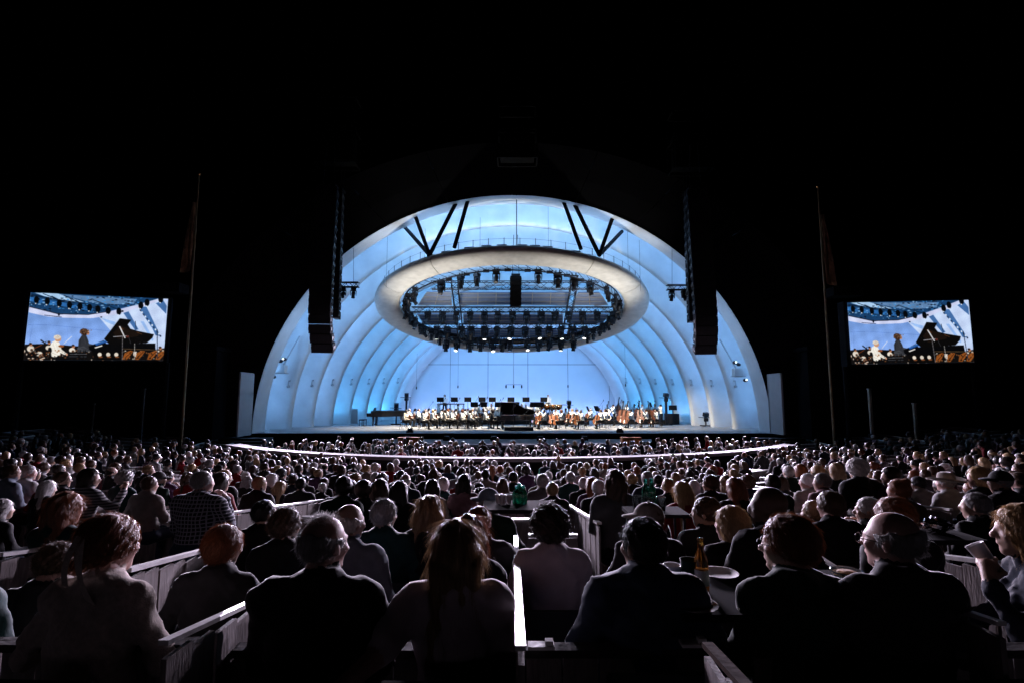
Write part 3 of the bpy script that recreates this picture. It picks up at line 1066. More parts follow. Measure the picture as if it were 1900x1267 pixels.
# ================================================================== VIDEO SCREENS
def paint_screen(nx=300, ny=168, ss=2):
    Wp, Hp = nx * ss, ny * ss
    src = np.array([(175, 75), (1787, 145), (1735, 897), (95, 890)], float)
    dst = np.array([(0, 0), (1, 0), (1, 1), (0, 1)], float)
    A = []
    for (x, y), (u, v) in zip(dst, src):           # unit square -> drawing coordinates
        A.append([x, y, 1, 0, 0, 0, -u * x, -u * y, u])
        A.append([0, 0, 0, x, y, 1, -v * x, -v * y, v])
    A = np.array(A)
    h = np.append(np.linalg.solve(A[:, :8], A[:, 8]), 1).reshape(3, 3)
    gx, gy = np.meshgrid((np.arange(Wp) + .5) / Wp, (np.arange(Hp) + .5) / Hp)
    w = h[2, 0] * gx + h[2, 1] * gy + 1
    X = (h[0, 0] * gx + h[0, 1] * gy + h[0, 2]) / w
    Y = (h[1, 0] * gx + h[1, 1] * gy + h[1, 2]) / w
    img = np.zeros((Hp, Wp, 3))

    def rgb(c):
        return np.array(c, float) / 255

    def poly(pts, c, a=1.0):
        m = np.zeros(X.shape, bool)
        n = len(pts)
        for i in range(n):
            x0, y0 = pts[i]
            x1, y1 = pts[(i + 1) % n]
            if y0 == y1:
                continue
            cond = ((Y >= min(y0, y1)) & (Y < max(y0, y1)))
            xi = x0 + (Y - y0) * (x1 - x0) / (y1 - y0)
            m ^= cond & (X < xi)
        img[m] = img[m] * (1 - a) + rgb(c) * a

    def ellp(cx, cy, rx, ry, c, a=1.0):
        m = ((X - cx) / rx) ** 2 + ((Y - cy) / ry) ** 2 < 1
        img[m] = img[m] * (1 - a) + rgb(c) * a

    def line(x0, y0, x1, y1, wd, c, a=1.0):
        dx, dy = x1 - x0, y1 - y0
        t = np.clip(((X - x0) * dx + (Y - y0) * dy) / (dx * dx + dy * dy), 0, 1)
        m = np.hypot(X - x0 - t * dx, Y - y0 - t * dy) < wd / 2
        img[m] = img[m] * (1 - a) + rgb(c) * a
    f = np.clip((Y - 330) / 420, 0, 1)[..., None]
    img[:] = rgb((112, 150, 214)) * (1 - f) + rgb((140, 178, 248)) * f
    line(150, 465, 420, 468, 4, (88, 122, 190)); line(420, 470, 1110, 540, 4, (92, 128, 200))
    line(200, 470, 165, 690, 3, (92, 128, 200)); line(605, 490, 600, 700, 3, (110, 146, 222))
    poly([(975, 372), (1300, 250), (1900, 60), (1900, 760), (1300, 760)], (196, 214, 248))
    for q in ([(1260, 320), (1320, 300), (1440, 520), (1400, 530)], [(1430, 250), (1530, 240), (1700, 600), (1640, 590), (1600, 500)], [(1640, 200), (1730, 165), (1770, 230), (1765, 330)]):
        poly(q, (66, 108, 164))
    for q in ([(1000, 380), (1170, 430), (1150, 470), (1060, 430)], [(1460, 420), (1500, 420), (1620, 640), (1600, 660)]):
        poly(q, (150, 186, 240))
    for k in range(14):
        ellp(1440 + k * 20, 260 + k * 26, 9, 12, (28, 44, 70) if k % 2 else (226, 236, 250))
    poly([(90, 0), (1900, 0), (1900, 70), (1650, 150), (1400, 225), (1100, 295), (850, 335), (500, 330), (165, 245)], (24, 62, 104))
    poly([(220, 80), (480, 85), (800, 190), (640, 190), (330, 120)], (170, 205, 240))
    poly([(520, 95), (900, 120), (1420, 150), (1380, 210), (1150, 215), (860, 190)], (92, 128, 170))
    poly([(160, 180), (480, 230), (900, 300), (900, 260), (520, 190), (170, 130)], (44, 104, 170))
    r2 = np.random.default_rng(3)
    for k in range(190):
        x = r2.uniform(160, 1480)
        y = r2.uniform(110, 325 - max(0, (x - 850)) * 0.16)
        ellp(x, y, r2.uniform(5, 22), r2.uniform(3, 9), [(14, 26, 44), (60, 140, 210), (130, 180, 225), (10, 16, 26)][k % 4], 0.85)
    for (x0, y0, x1, y1) in ((180, 110, 700, 190), (320, 90, 520, 170), (520, 170, 420, 120), (560, 110, 760, 200), (700, 180, 1000, 290), (900, 160, 1180, 270), (180, 95, 330, 130)):
        line(x0, y0, x1, y1, 9, (12, 30, 52))
    poly([(160, 250), (500, 338), (850, 342), (1100, 302), (1400, 232), (1650, 155), (1720, 150), (1560, 215), (1200, 335), (900, 384), (600, 382), (380, 368), (155, 318)], (206, 212, 244))
    line(165, 248, 500, 334, 12, (30, 40, 60)); line(500, 334, 850, 340, 12, (30, 40, 60)); line(850, 340, 1110, 298, 12, (30, 40, 60))
    line(340, 350, 535, 372, 8, (44, 56, 90))
    for (x, y) in ((242, 165), (368, 180), (508, 205), (628, 225), (750, 240), (862, 255), (960, 272), (1080, 292), (1207, 300), (1465, 225), (1538, 192), (1700, 150)):
        ellp(x, y, 30, 44, (5, 8, 12))
        ellp(x - 8, y + 44, 8, 7, (235, 240, 250))
    ellp(505, 340, 12, 20, (20, 26, 40)); ellp(1250, 298, 12, 12, (12, 16, 24)); ellp(1000, 370, 12, 8, (20, 26, 40))
    # orchestra behind
    poly([(90, 700), (360, 690), (720, 720), (1040, 700), (1640, 760), (1760, 740), (1760, 910), (80, 910)], (16, 14, 14))
    for (x, y, s) in ((180, 752, 62), (385, 740, 46), (662, 768, 50), (90, 780, 40), (285, 815, 50), (990, 828, 34), (1110, 820, 36), (1210, 815, 22), (1660, 790, 40)):
        ellp(x, y, s * 0.7, s * 0.6, (226, 216, 202)); ellp(x + s * 0.2, y + s * 0.25, s * 0.3, s * 0.3, (96, 70, 54))
    for (x, y) in ((182, 702), (396, 680), (678, 722), (1700, 745)):
        ellp(x, y, 17, 22, (186, 124, 90)); ellp(x - 5, y - 11, 17, 13, (48, 34, 28))
    for k in range(60):
        ellp(r2.uniform(100, 480), r2.uniform(800, 890), r2.uniform(4, 16), r2.uniform(4, 14), [(200, 180, 165), (12, 10, 10), (120, 70, 45), (10, 10, 10)][k % 4])
    line(215, 750, 310, 705, 8, (120, 60, 30)); line(300, 650, 350, 690, 16, (20, 20, 24)); line(360, 665, 318, 720, 8, (20, 20, 24))
    for (x0, y0) in ((1300, 830), (1440, 830), (1690, 830), (1590, 830)):
        poly([(x0 - 50, y0 + 50), (x0 - 20, y0 - 30), (x0 + 50, y0 - 60), (x0 + 80, y0 - 50), (x0 + 40, y0 + 10), (x0, y0 + 55)], (140, 76, 30)); line(x0 - 25, y0 + 40, x0 + 60, y0 - 45, 8, (60, 28, 12))
    poly([(1380, 785), (1420, 785), (1410, 850), (1380, 830)], (225, 215, 205))
    # seated man in a white jacket
    poly([(400, 720), (430, 670), (475, 645), (515, 680), (540, 760), (606, 810), (600, 838), (525, 800), (528, 850), (485, 866), (425, 842), (415, 790)], (240, 235, 224))
    ellp(497, 632, 38, 38, (200, 150, 118)); ellp(490, 612, 42, 26, (226, 214, 200))
    poly([(500, 830), (590, 820), (620, 890), (430, 890)], (10, 10, 12)); ellp(404, 770, 22, 38, (14, 14, 16))
    line(565, 692, 656, 604, 7, (226, 226, 232)); ellp(535, 720, 34, 15, (150, 84, 44)); ellp(600, 820, 14, 14, (205, 150, 120))
    # pianist
    poly([(726, 780), (738, 650), (775, 590), (825, 590), (846, 640), (860, 690), (935, 706), (930, 730), (850, 722), (890, 780)], (46, 48, 54))
    poly([(720, 740), (800, 720), (890, 785), (720, 790)], (62, 64, 70))
    ellp(806, 552, 50, 40, (52, 34, 26)); ellp(846, 562, 18, 26, (196, 140, 108)); ellp(800, 535, 46, 26, (70, 48, 36))
    ellp(930, 716, 18, 9, (205, 150, 118))
    poly([(610, 800), (640, 790), (835, 795), (842, 850), (840, 890), (620, 890)], (12, 12, 14)); line(620, 815, 835, 815, 5, (120, 122, 128))
    line(625, 845, 838, 845, 4, (90, 92, 98))
    for (x0, y0, x1, y1, wd, c) in ((440, 690, 470, 790, 6, (200, 192, 180)), (470, 680, 500, 760, 5, (208, 200, 188)), (430, 800, 500, 830, 8, (190, 182, 170)), (520, 770, 590, 820, 6, (196, 188, 176)), (455, 660, 430, 720, 7, (212, 205, 194)),
                                    (760, 620, 750, 720, 8, (30, 31, 36)), (800, 610, 820, 690, 6, (66, 68, 75)), (845, 700, 920, 716, 6, (74, 76, 82)), (770, 740, 860, 770, 7, (36, 37, 42)), (740, 660, 735, 760, 5, (78, 80, 88))):
        line(x0, y0, x1, y1, wd, c, 0.8)
    for k in range(90):
        ellp(806 + r2.normal(0, 24), 545 + r2.normal(0, 18), r2.uniform(3, 8), r2.uniform(3, 8), [(84, 58, 44), (36, 24, 18), (112, 80, 58)][k % 3])
    for k in range(40):
        ellp(492 + r2.normal(0, 18), 612 + r2.normal(0, 12), r2.uniform(3, 7), r2.uniform(2, 5), [(238, 230, 220), (180, 165, 152), (208, 196, 184)][k % 3])
    for k in range(170):
        x = r2.uniform(100, 1740)
        ellp(x, r2.uniform(770, 890), r2.uniform(3, 13), r2.uniform(3, 12), [(10, 9, 9), (150, 92, 50), (210, 196, 180), (14, 12, 12), (60, 38, 26), (8, 8, 8)][k % 6], 0.8)
    # piano
    poly([(860, 720), (1030, 650), (1060, 690), (1640, 684), (1642, 772), (1280, 770), (1000, 800), (900, 790), (860, 760)], (8, 8, 10))
    poly([(900, 790), (1240, 770), (1240, 890), (930, 890)], (10, 9, 9))
    for x in (985, 1085, 1180):
        ellp(x, 820, 24, 24, (228, 216, 200)); ellp(x + 10, 850, 26, 10, (120, 70, 40))
    poly([(925, 692), (1080, 640), (1092, 664), (945, 716)], (28, 76, 150)); line(940, 690, 1085, 648, 5, (90, 160, 235))
    poly([(918, 736), (1012, 706), (1018, 718), (938, 744)], (238, 236, 230))
    poly([(1035, 634), (1218, 384), (1354, 402), (1312, 462), (1345, 512), (1440, 540), (1622, 578), (1604, 622), (1540, 682), (1100, 700)], (10, 9, 9))
    poly([(1140, 560), (1230, 470), (1330, 520), (1450, 560), (1440, 600), (1200, 640)], (26, 18, 14))
    line(1200, 480, 1260, 520, 6, (120, 70, 34)); line(1420, 550, 1480, 580, 6, (110, 66, 34)); line(1260, 752, 1630, 764, 8, (86, 66, 44))
    line(1218, 486, 1280, 620, 14, (222, 222, 226)); line(1145, 608, 1320, 596, 8, (170, 168, 176)); line(1252, 600, 1250, 885, 7, (120, 116, 120))
    line(1320, 600, 1350, 690, 5, (60, 60, 66)); line(1660, 520, 1664, 860, 9, (30, 40, 60)); line(1400, 420, 1412, 520, 8, (30, 40, 60))
    line(1395, 690, 1395, 880, 6, (200, 196, 190)); ellp(1310, 605, 18, 12, (90, 40, 34))
    for _ in range(2):
        img = (img + np.roll(img, 1, 0) + np.roll(img, -1, 0) + np.roll(img, 1, 1) + np.roll(img, -1, 1)) / 5
    sh = 1 + 0.05 * np.sin(X / 37 + Y / 61) * np.sin(Y / 43 - X / 91)
    img = img * sh[..., None] * (1 + r2.normal(0, 0.05, img.shape[:2])[..., None])
    img = np.clip(img, 0, 1).reshape(ny, ss, nx, ss, 3).mean((1, 3))
    return img


IMG = paint_screen()
ny_, nx_, _ = IMG.shape
pm = bpy.data.materials.new('screen_picture')
pm.use_nodes = True
nt = pm.node_tree
pb = nt.nodes['Principled BSDF']
at_ = nt.nodes.new('ShaderNodeVertexColor')
at_.layer_name = 'picture'
pb.inputs['Base Color'].default_value = (0.01, 0.01, 0.01, 1)
pb.inputs['Roughness'].default_value = 0.4
nt.links.new(at_.outputs[0], pb.inputs['Emission Color'])
pb.inputs['Emission Strength'].default_value = 1.0
MATS['screen_picture'] = pm


def screen_mesh(tl, tr, br, bl):
    tl, tr, br, bl = map(Vector, (tl, tr, br, bl))
    U = np.linspace(0, 1, nx_ + 1)
    V = np.linspace(0, 1, ny_ + 1)
    P = [np.array(p) for p in (tl, tr, br, bl)]
    uu, vv = np.meshgrid(U, V)
    co = sum(wt[..., None] * p for wt, p in zip(((1 - uu) * (1 - vv), uu * (1 - vv), uu * vv, (1 - uu) * vv), P)).reshape(-1, 3)
    i, j = np.meshgrid(np.arange(ny_), np.arange(nx_), indexing='ij')
    a = (i * (nx_ + 1) + j).ravel()
    fc = np.stack([a + nx_ + 1, a + nx_ + 2, a + 1, a], 1)
    me = fast_mesh('picture', co, fc, ['screen_picture'], smooth=False)
    ca = me.color_attributes.new('picture', 'FLOAT_COLOR', 'CORNER')
    lin = np.where(IMG <= 0.04045, IMG / 12.92, ((IMG + 0.055) / 1.055) ** 2.4).reshape(-1, 3)
    colr = np.ones((len(lin) * 4, 4), np.float32)
    colr[:, :3] = np.repeat(lin, 4, axis=0)
    ca.data.foreach_set('color', colr.ravel())
    return me


def fast_mesh(name, co, faces, mats, fm=None, smooth=True):
    me = bpy.data.meshes.new(name)
    k = faces.shape[1]
    me.vertices.add(len(co))
    me.vertices.foreach_set('co', np.ascontiguousarray(co, np.float32).ravel())
    me.loops.add(len(faces) * k)
    me.loops.foreach_set('vertex_index', np.ascontiguousarray(faces, np.int32).ravel())
    me.polygons.add(len(faces))
    me.polygons.foreach_set('loop_start', np.arange(0, len(faces) * k, k, dtype=np.int32))
    me.polygons.foreach_set('loop_total', np.full(len(faces), k, np.int32))
    for m in mats:
        me.materials.append(MATS[m])
    if fm is not None:
        me.polygons.foreach_set('material_index', np.ascontiguousarray(fm, np.int32))
    me.polygons.foreach_set('use_smooth', np.full(len(faces), smooth, bool))
    me.update(calc_edges=True)
    me.validate()
    return me


for sgn, q in ((-1, ((57, 543, 25.6), (312, 555, 28.1), (303, 669, 28.1), (43, 668, 25.6))), (1, ((1572, 562, 27.9), (1797, 557, 27.5), (1808, 672, 27.5), (1580, 676, 27.9)))):
    tl, tr, br, bl = [pix(*k) for k in q]
    c = (tl + tr + br + bl) / 4
    root = empty('video_screen', (c.x, c.y, bl.z))
    tag(root, 'large lit video screen showing a pianist, hung beside the %s side of the shell' % ('spare piano' if sgn < 0 else 'double bass'), 'video screen')
    o = Vector(root.location)
    me = screen_mesh(tl - o, tr - o, br - o, bl - o)
    link_mesh('picture', me, root)
    nrm = (tr - tl).cross(bl - tl).normalized()
    if nrm.y > 0:
        nrm = -nrm
    b = MB()
    out = [p + (p - c) * 0.055 - nrm * 0.06 - o for p in (tl, tr, br, bl)]
    bk = [p - nrm * 0.6 for p in out]
    b.add(out + bk, [(0, 1, 2, 3), (7, 6, 5, 4), (0, 4, 5, 1), (1, 5, 6, 2), (2, 6, 7, 3), (3, 7, 4, 0)])
    b.build('housing', 'black_matte', root)
    for p in (bl, br):
        q2 = p + (p - c) * 0.055 - nrm * 0.35 - o
        b = MB()
        b.tube([q2, (q2.x, q2.y, -1.2 - o.z)], 0.12, 6)
        b.build('leg', 'black_matte', root)
    b = MB()
    pe = (tr if sgn < 0 else tl) + Vector((0, 0, 0.62)) - nrm * 0.3 - o
    b.box(pe, (1.6, 0.9, 0.5))
    b.build('top_box', 'pole_paint' if False else 'dark_box', root)

# ================================================================== PIANOS
def grand_piano(loc, rz, label, lid_open, sc=1.0):
    root = empty('grand_piano', loc, rz)
    root.scale = (sc, sc, sc)
    tag(root, label, 'piano')
    crv = [(0.0, -0.75), (0.35, -0.75), (0.75, -0.74), (1.05, -0.66), (1.3, -0.47), (1.52, -0.22), (1.78, -0.02), (2.1, 0.10), (2.4, 0.22), (2.58, 0.42), (2.56, 0.62), (2.42, 0.74), (2.2, 0.75), (0.0, 0.75)]
    b = MB()
    b.prism(crv, 0.62, 0.98)
    b.build('case', 'black_gloss', root)
    b = MB()
    inn = [(0.3 + (x - 0.3) * 0.96 if x > 0.3 else 0.32, y * 0.94) for x, y in crv]
    b.prism(inn, 0.982, 0.99)
    b.build('soundboard', 'bass_wood', root)
    b = MB()
    b.box((-0.12, 0, 0.69), (0.3, 1.46, 0.1))
    b.box((-0.10, 0.73, 0.76), (0.34, 0.08, 0.22))
    b.box((-0.10, -0.73, 0.76), (0.34, 0.08, 0.22))
    kb = b.build('key_bed', 'black_gloss', root)
    b = MB()
    b.box((-0.17, 0, 0.75), (0.15, 1.22, 0.02))
    b.build('keys', 'ivory', kb)
    b = MB()
    b.box((0.12, 0, 1.12), (0.03, 0.7, 0.26), (0, 0.3, 0))
    b.build('music_desk', 'black_gloss', root)
    b = MB()
    lid = [(x, y - 0.75) for x, y in crv]
    ang = R(38) if lid_open else 0
    b.M = Matrix.Translation((0, 0.75, 1.0)) @ Matrix.Rotation(-ang, 4, 'X')
    b.prism([(x * 1.01, y * 1.01) for x, y in lid], 0.0, 0.035)
    b.build('lid', 'black_gloss', root)
    if lid_open:
        b = MB()
        b.tube([(0.9, -0.62, 0.98), (0.95, -0.32, 0.98 + 0.83)], 0.015, 5)
        b.build('lid_prop', 'black_gloss', root)
    for x, y in ((0.15, -0.62), (0.15, 0.62), (2.25, 0.45)):
        b = MB()
        b.lathe([(0.075, 0.62), (0.08, 0.5), (0.05, 0.2), (0.055, 0.1), (0.04, 0.08), (0.05, 0.0)], 8, (x, y, 0))
        b.build('leg', 'black_gloss', root)
    b = MB()
    b.box((0.22, -0.1, 0.36), (0.05, 0.04, 0.5))
    b.box((0.22, 0.1, 0.36), (0.05, 0.04, 0.5))
    b.box((0.20, 0, 0.1), (0.14, 0.34, 0.06))
    b.build('pedal_lyre', 'black_gloss', root)
    return root


def piano_bench(loc, label):
    root = empty('piano_bench', loc)
    tag(root, label, 'bench')
    b = MB()
    b.box((0, 0, 0.46), (0.4, 0.8, 0.09))
    b.build('seat', 'black_gloss', root)
    for sx in (-1, 1):
        for sy in (-1, 1):
            b = MB()
            b.box((sx * 0.16, sy * 0.35, 0.21), (0.045, 0.045, 0.42))
            b.build('leg', 'black_gloss', root)


pc = floor_pt(928, 796)
grand_piano((pc.x, pc.y + 0.8, 0), R(4), 'black concert grand piano with raised lid at the centre of the orchestra', True, 0.95)
piano_bench((pc.x - 0.62, pc.y + 0.75, 0), 'black bench under the pianist in the dark suit')
pl = floor_pt(690, 789.5)
grand_piano((pl.x - 0.1, pl.y + 0.6, 0), R(3), 'spare black grand piano with closed lid standing left alone on the blue stage', False, 1.12)
piano_bench((pl.x - 0.75, pl.y + 0.2, 0), 'black bench beside the spare grand piano')
for (u, v, w, h, lb) in ((652.5, 785, 0.95, 1.22, 'low pale screen standing behind the spare piano bench'),):
    p = floor_pt(u, v)
    root = empty('low_screen', p)
    tag(root, lb, 'stage panel')
    for k in range(2):
        b = MB()
        b.box((-w / 4 + k * w / 2, 0, h / 2), (w / 2 - 0.02, 0.06, h))
        b.build('panel', 'wing_panel', root)
    b = MB()
    b.box((0, 0.2, 0.03), (w, 0.4, 0.05))
    b.build('foot', 'wing_panel', root)
# tall black light towers and stands on stage
def tower(u, v0, v1, lb, lit=False, wd=0.16):
    p = floor_pt(u, v1)
    h = pix(u, v0, p.y).z
    root = empty('light_tower', p)
    tag(root, lb, 'light stand')
    b = MB()
    b.box((0, 0, 0.04), (0.7, 0.7, 0.08))
    b.build('base', 'black_metal', root)
    b = MB()
    b.box((0, 0, h / 2), (wd, wd, h))
    b.build('mast', 'black_metal', root)
    b = MB()
    b.box((0, -0.05, h - 0.15), (0.36, 0.3, 0.3), (0.3, 0, 0.2))
    b.box((0, -0.05, h - 0.52), (0.30, 0.26, 0.22), (0.3, 0, -0.2))
    b.tube([(-0.55, 0, h - 0.35), (0.4, 0, h - 0.38)], 0.025, 5)
    b.build('camera_head', 'black_metal', root)
tower(753.5, 729, 783, 'tall black tower with camera head behind the first violins')
tower(735, 748, 787, 'short thin black stand between the spare piano and the first violins', wd=0.1)
tower(1237, 729, 788, 'tall black tower with camera head behind the double basses')
tower(1310, 765, 790, 'thin black stand alone near the wall on the double bass side', wd=0.08)
tower(1056, 743, 783, 'short black camera stand between the timpani and the cellos', wd=0.09)
p = floor_pt(1247, 787)
root = empty('stage_case', (p.x, p.y, 0))
tag(root, 'black equipment case beside the camera tower behind the double basses', 'case')
b = MB()
b.box((0, 0, 0.45), (1.0, 0.7, 0.85))
b.build('case', 'black_matte', root)
b = MB()
b.box((0.1, 0, 1.35), (0.55, 0.4, 0.4))
b.tube([(0.1, 0, 0.8), (0.1, 0, 1.3)], 0.04, 6)
b.build('monitor', 'black_matte', root)
p = floor_pt(957, 798)
b = MB()
b.box((0, 0, 0.11), (1.9, 1.2, 0.22))
b.box((0, -0.65, 0.05), (1.0, 0.3, 0.10))
o = b.build('conductor_podium', 'black_matte')
o.location = (p.x + 0.2, p.y + 0.2, 0)
tag(o, 'low black podium with a step in front of the concert grand piano', 'podium')

# ================================================================== RISERS at the back of the orchestra
for k, (y0, y1, z, x0, x1) in enumerate(((42.6, 45.2, 0.32, -6.6, 6.2), (45.2, 49.0, 0.72, -8.2, 5.0), (42.8, 46.0, 0.30, 7.6, 13.0))):
    b = MB()
    b.box(((x0 + x1) / 2, (y0 + y1) / 2, z / 2), (x1 - x0, y1 - y0 - 0.02, z))
    o = b.build('orchestra_riser', 'black_matte')
    tag(o, ('low black riser under the woodwind players', 'higher black riser under the percussion at the back', 'low black riser under the rear double basses')[k], 'riser')


def riser_z(x, y):
    if 42.6 < y < 45.2 and -6.6 < x < 6.2:
        return 0.32
    if 45.2 <= y < 49 and -8.2 < x < 5.0:
        return 0.72
    if 42.8 < y < 46 and 7.6 < x < 13:
        return 0.30
    return 0.0


# music stands
def stand_proto(w, h, desk_z):
    root = empty('music_stand')
    b = MB()
    b.box((0, 0.02, desk_z), (w, 0.03, h), (-0.35, 0, 0))
    b.box((0, -0.05, desk_z - h / 2 + 0.01), (w, 0.08, 0.02))
    dk = b.build('desk', 'black_matte', root)
    b = MB()
    b.box((0.0, -0.012, desk_z + 0.01), (w * 0.7, 0.006, h * 0.62), (-0.35, 0, 0))
    b.build('sheet_music', 'white_paper', dk)
    b = MB()
    b.tube([(0, 0.03, 0.1), (0, 0.03, desk_z)], 0.018, 6)
    for k in range(3):
        a = 2.1 * k + 0.4
        b.tube([(0, 0.03, 0.16), (0.26 * math.cos(a), 0.03 + 0.26 * math.sin(a), 0.0)], 0.012, 4)
    b.build('tripod', 'black_metal', root)
    return root
sp = [stand_proto(0.52, 0.36, 1.05), stand_proto(0.62, 0.42, 1.28)]
su = [False, False]
def music_stand(x, y, rz, big, label, group):
    o = sp[big] if not su[big] else copy_tree(sp[big])
    su[big] = True
    place(o, (x, y, riser_z(x, y)), (0, 0, rz))
    tag(o, label, 'music stand', group)
for u, v in ((817, 742), (843, 742.5), (868, 740.5), (894.5, 742), (913.5, 740), (948, 740.5), (976, 740.5), (1009, 745)):
    q = pix(u, v, 46.3)
    music_stand(q.x, 46.3, math.pi + rng.uniform(-.15, .15), 1, 'large black music stand desk raised on the percussion riser against the blue wall', 'music stands on the high riser')
for u in (880, 897, 925, 957, 990, 1003):
    q = pix(u, 750, 43.4)
    music_stand(q.x, 43.4, math.pi + rng.uniform(-.3, .3), 1, 'black music stand on the low riser behind the violins and piano', 'music stands on the low riser')
for u, v, dd in ((1091, 756, 42), (1107, 752, 44), (1109, 758, 42.2), (1150, 757, 44), (1186, 754, 44.2), (1208, 756, 44.3)):
    q = pix(u, v, dd)
    music_stand(q.x, dd, rng.uniform(1.2, 2.0), 1, 'black music stand among the cellos and double basses', 'music stands among the basses')
for u, v in ((783, 794), (822, 794), (857, 793), (792, 789), (845, 789), (882, 792)):
    q = floor_pt(u, v)
    music_stand(q.x, q.y, -1.4 + rng.uniform(-.3, .3), 0, 'black music stand with open sheets between the violin desks', 'music stands among the violins')
# percussion
for u, lb in ((824, 'narrow keyboard percussion table on the riser left of the long one'), (845, 'long keyboard percussion table on the riser behind the violins')):
    q = pix(u, 751, 47.2)
    root = empty('marimba', (q.x, 47.2, 0.72))
    tag(root, lb, 'marimba')
    wd = 1.1 if u == 824 else 1.5
    for k in range(14):
        b = MB()
        b.box((-wd / 2 + wd * (k + 0.5) / 14, 0, 0.92), (wd / 14 - 0.012, 0.5 - 0.012 * k, 0.025))
        b.build('bar', 'bass_wood', root)
    b = MB()
    b.box((0, -0.28, 0.87), (wd + 0.1, 0.05, 0.07))
    b.box((0, 0.28, 0.87), (wd + 0.1, 0.05, 0.07))
    b.box((0, 0, 0.3), (0.05, 0.6, 0.04))
    b.box((0, 0, 0.29), (wd, 0.04, 0.04))
    for sx in (-1, 1):
        for sy in (-1, 1):
            b.tube([(sx * wd / 2, sy * 0.26, 0.0), (sx * wd / 2, sy * 0.26, 0.87)], 0.025, 6)
    b.build('frame', 'black_metal', root)
for i, (u, r_) in enumerate(((1002, 0.36), (1015, 0.38), (1026, 0.36), (1036, 0.33))):
    q = pix(u, 752, 46.0 + 0.5 * (i % 2))
    root = empty('timpani', (q.x, q.y, riser_z(q.x, q.y)))
    tag(root, 'copper kettle drum in the row of timpani behind the cellos', 'timpani', 'timpani')
    b = MB()
    b.smooth = True
    b.lathe([(0.05, 0.36), (r_ * 0.6, 0.42), (r_ * 0.92, 0.58), (r_, 0.85)], 18)
    b.build('kettle', 'copper', root)
    b = MB()
    b.lathe([(r_ * 1.03, 0.845), (r_ * 1.03, 0.89), (r_ * 0.98, 0.895)], 18)
    b.build('drum_head', 'ivory', root)
    for k in range(3):
        b = MB()
        a = 2.1 * k
        b.tube([(r_ * 1.05 * math.cos(a), r_ * 1.05 * math.sin(a), 0.85), (r_ * 0.8 * math.cos(a), r_ * 0.8 * math.sin(a), 0.0)], 0.025, 5)
        b.build('leg', 'black_metal', root)
# thin microphone stands
for u, v0, v1 in ((800, 745, 788), (835, 738, 786), (885, 735, 786), (901, 737, 786), (926, 741, 787), (931, 738, 787), (953, 752, 797), (1118, 742, 786), (1152, 742, 786), (1184, 742, 786), (977, 760, 797), (823, 738, 786), (850, 738, 786)):
    p = floor_pt(u, v1)
    h = pix(u, v0, p.y).z
    b = MB()
    b.tube([(0, 0, 0), (0, 0, h * 0.8)], 0.014, 5)
    b.tube([(-0.25, 0, h * 0.72), (0.12, 0, h)], 0.012, 5)
    b.lathe([(0.02, -0.08), (0.03, 0.0), (0.02, 0.07)], 6, (0.12, 0, h))
    b.lathe([(0.16, 0.0), (0.15, 0.025)], 10)
    o = b.build('microphone_stand', 'black_metal')
    o.location = p
    tag(o, 'thin black boom microphone stand among the players', 'microphone stand', 'microphone stands on stage')
# front of stage: small lit monitors, speakers and wooden planters below
for u, lit in ((755, True), (1156, True), (838, False), (919, False), (998, False), (1074, False), (771, False)):
    p = floor_pt(u, 804 if lit else 809, 0 if lit else -0.3)
    root = empty('floor_light' if lit else 'floor_monitor', (p.x, 32.6 if lit else 31.0, 0.003 if lit else -0.345))
    tag(root, 'small bright lamp standing on the stage edge above the %s wooden lectern box' % ('violin side' if u < 950 else 'cello side') if lit else 'small black wedge monitor on the white lower apron', 'lamp' if lit else 'monitor', None if lit else 'wedge monitors on the apron')
    b = MB()
    b.prism([(-0.2, -0.12), (0.2, -0.12), (0.2, 0.12), (-0.2, 0.12)], 0, 0.16)
    b.box((0, 0.04, 0.2), (0.3, 0.14, 0.1), (0.4, 0, 0))
    b.build('housing', 'black_metal', root)
    if lit:
        b = MB()
        b.lathe([(0.075, 0.0), (0.07, 0.02)], 12)
        o = b.build('lens', 'lens_lit', root)
        o.location = (0, -0.12, 0.36)
        o.rotation_euler = (R(85), 0, 0)
        spot_lamp('edge_lamp', (p.x, 32.35, 0.55), (p.x * 0.75, 33.0, 9.5), EDGE_LAMP * 1.1, (1.0, 0.97, 0.90), 64, 0.9, 0.1)
for u, v in ((750, 815), (766, 817), (1163, 815), (1178, 814)):
    p = pix(u, v, 28.6)
    root = empty('wooden_rostrum', (p.x, 28.6, -1.18))
    tag(root, 'orange wooden box front below the stage edge on the %s side' % ('violin' if u < 950 else 'cello'), 'wooden box', 'orange wooden boxes on the %s side' % ('violin' if u < 950 else 'cello'))
    for k in range(5):
        b = MB()
        b.box((-0.24 + 0.12 * k, 0, 0.58), (0.112, 0.5, 1.16))
        b.build('plank', 'orange_wood', root)
    b = MB()
    b.box((0, 0, 1.18), (0.64, 0.56, 0.04))
    b.build('top', 'orange_wood', root)


# ================================================================== PEOPLE: one smooth surface grown from a distance field
def smin(a, b, k):
    h = np.maximum(k - np.abs(a - b), 0) / k
    return np.minimum(a, b) - h * h * k * 0.25


def f_cone(p, a, b, ra, rb):
    a = np.asarray(a, np.float32)
    ba = np.asarray(b, np.float32) - a
    q = p - a
    t = np.clip((q @ ba) / max(float(ba @ ba), 1e-9), 0, 1)
    return np.linalg.norm(q - t[:, None] * ba, axis=1) - (ra + t * (rb - ra))


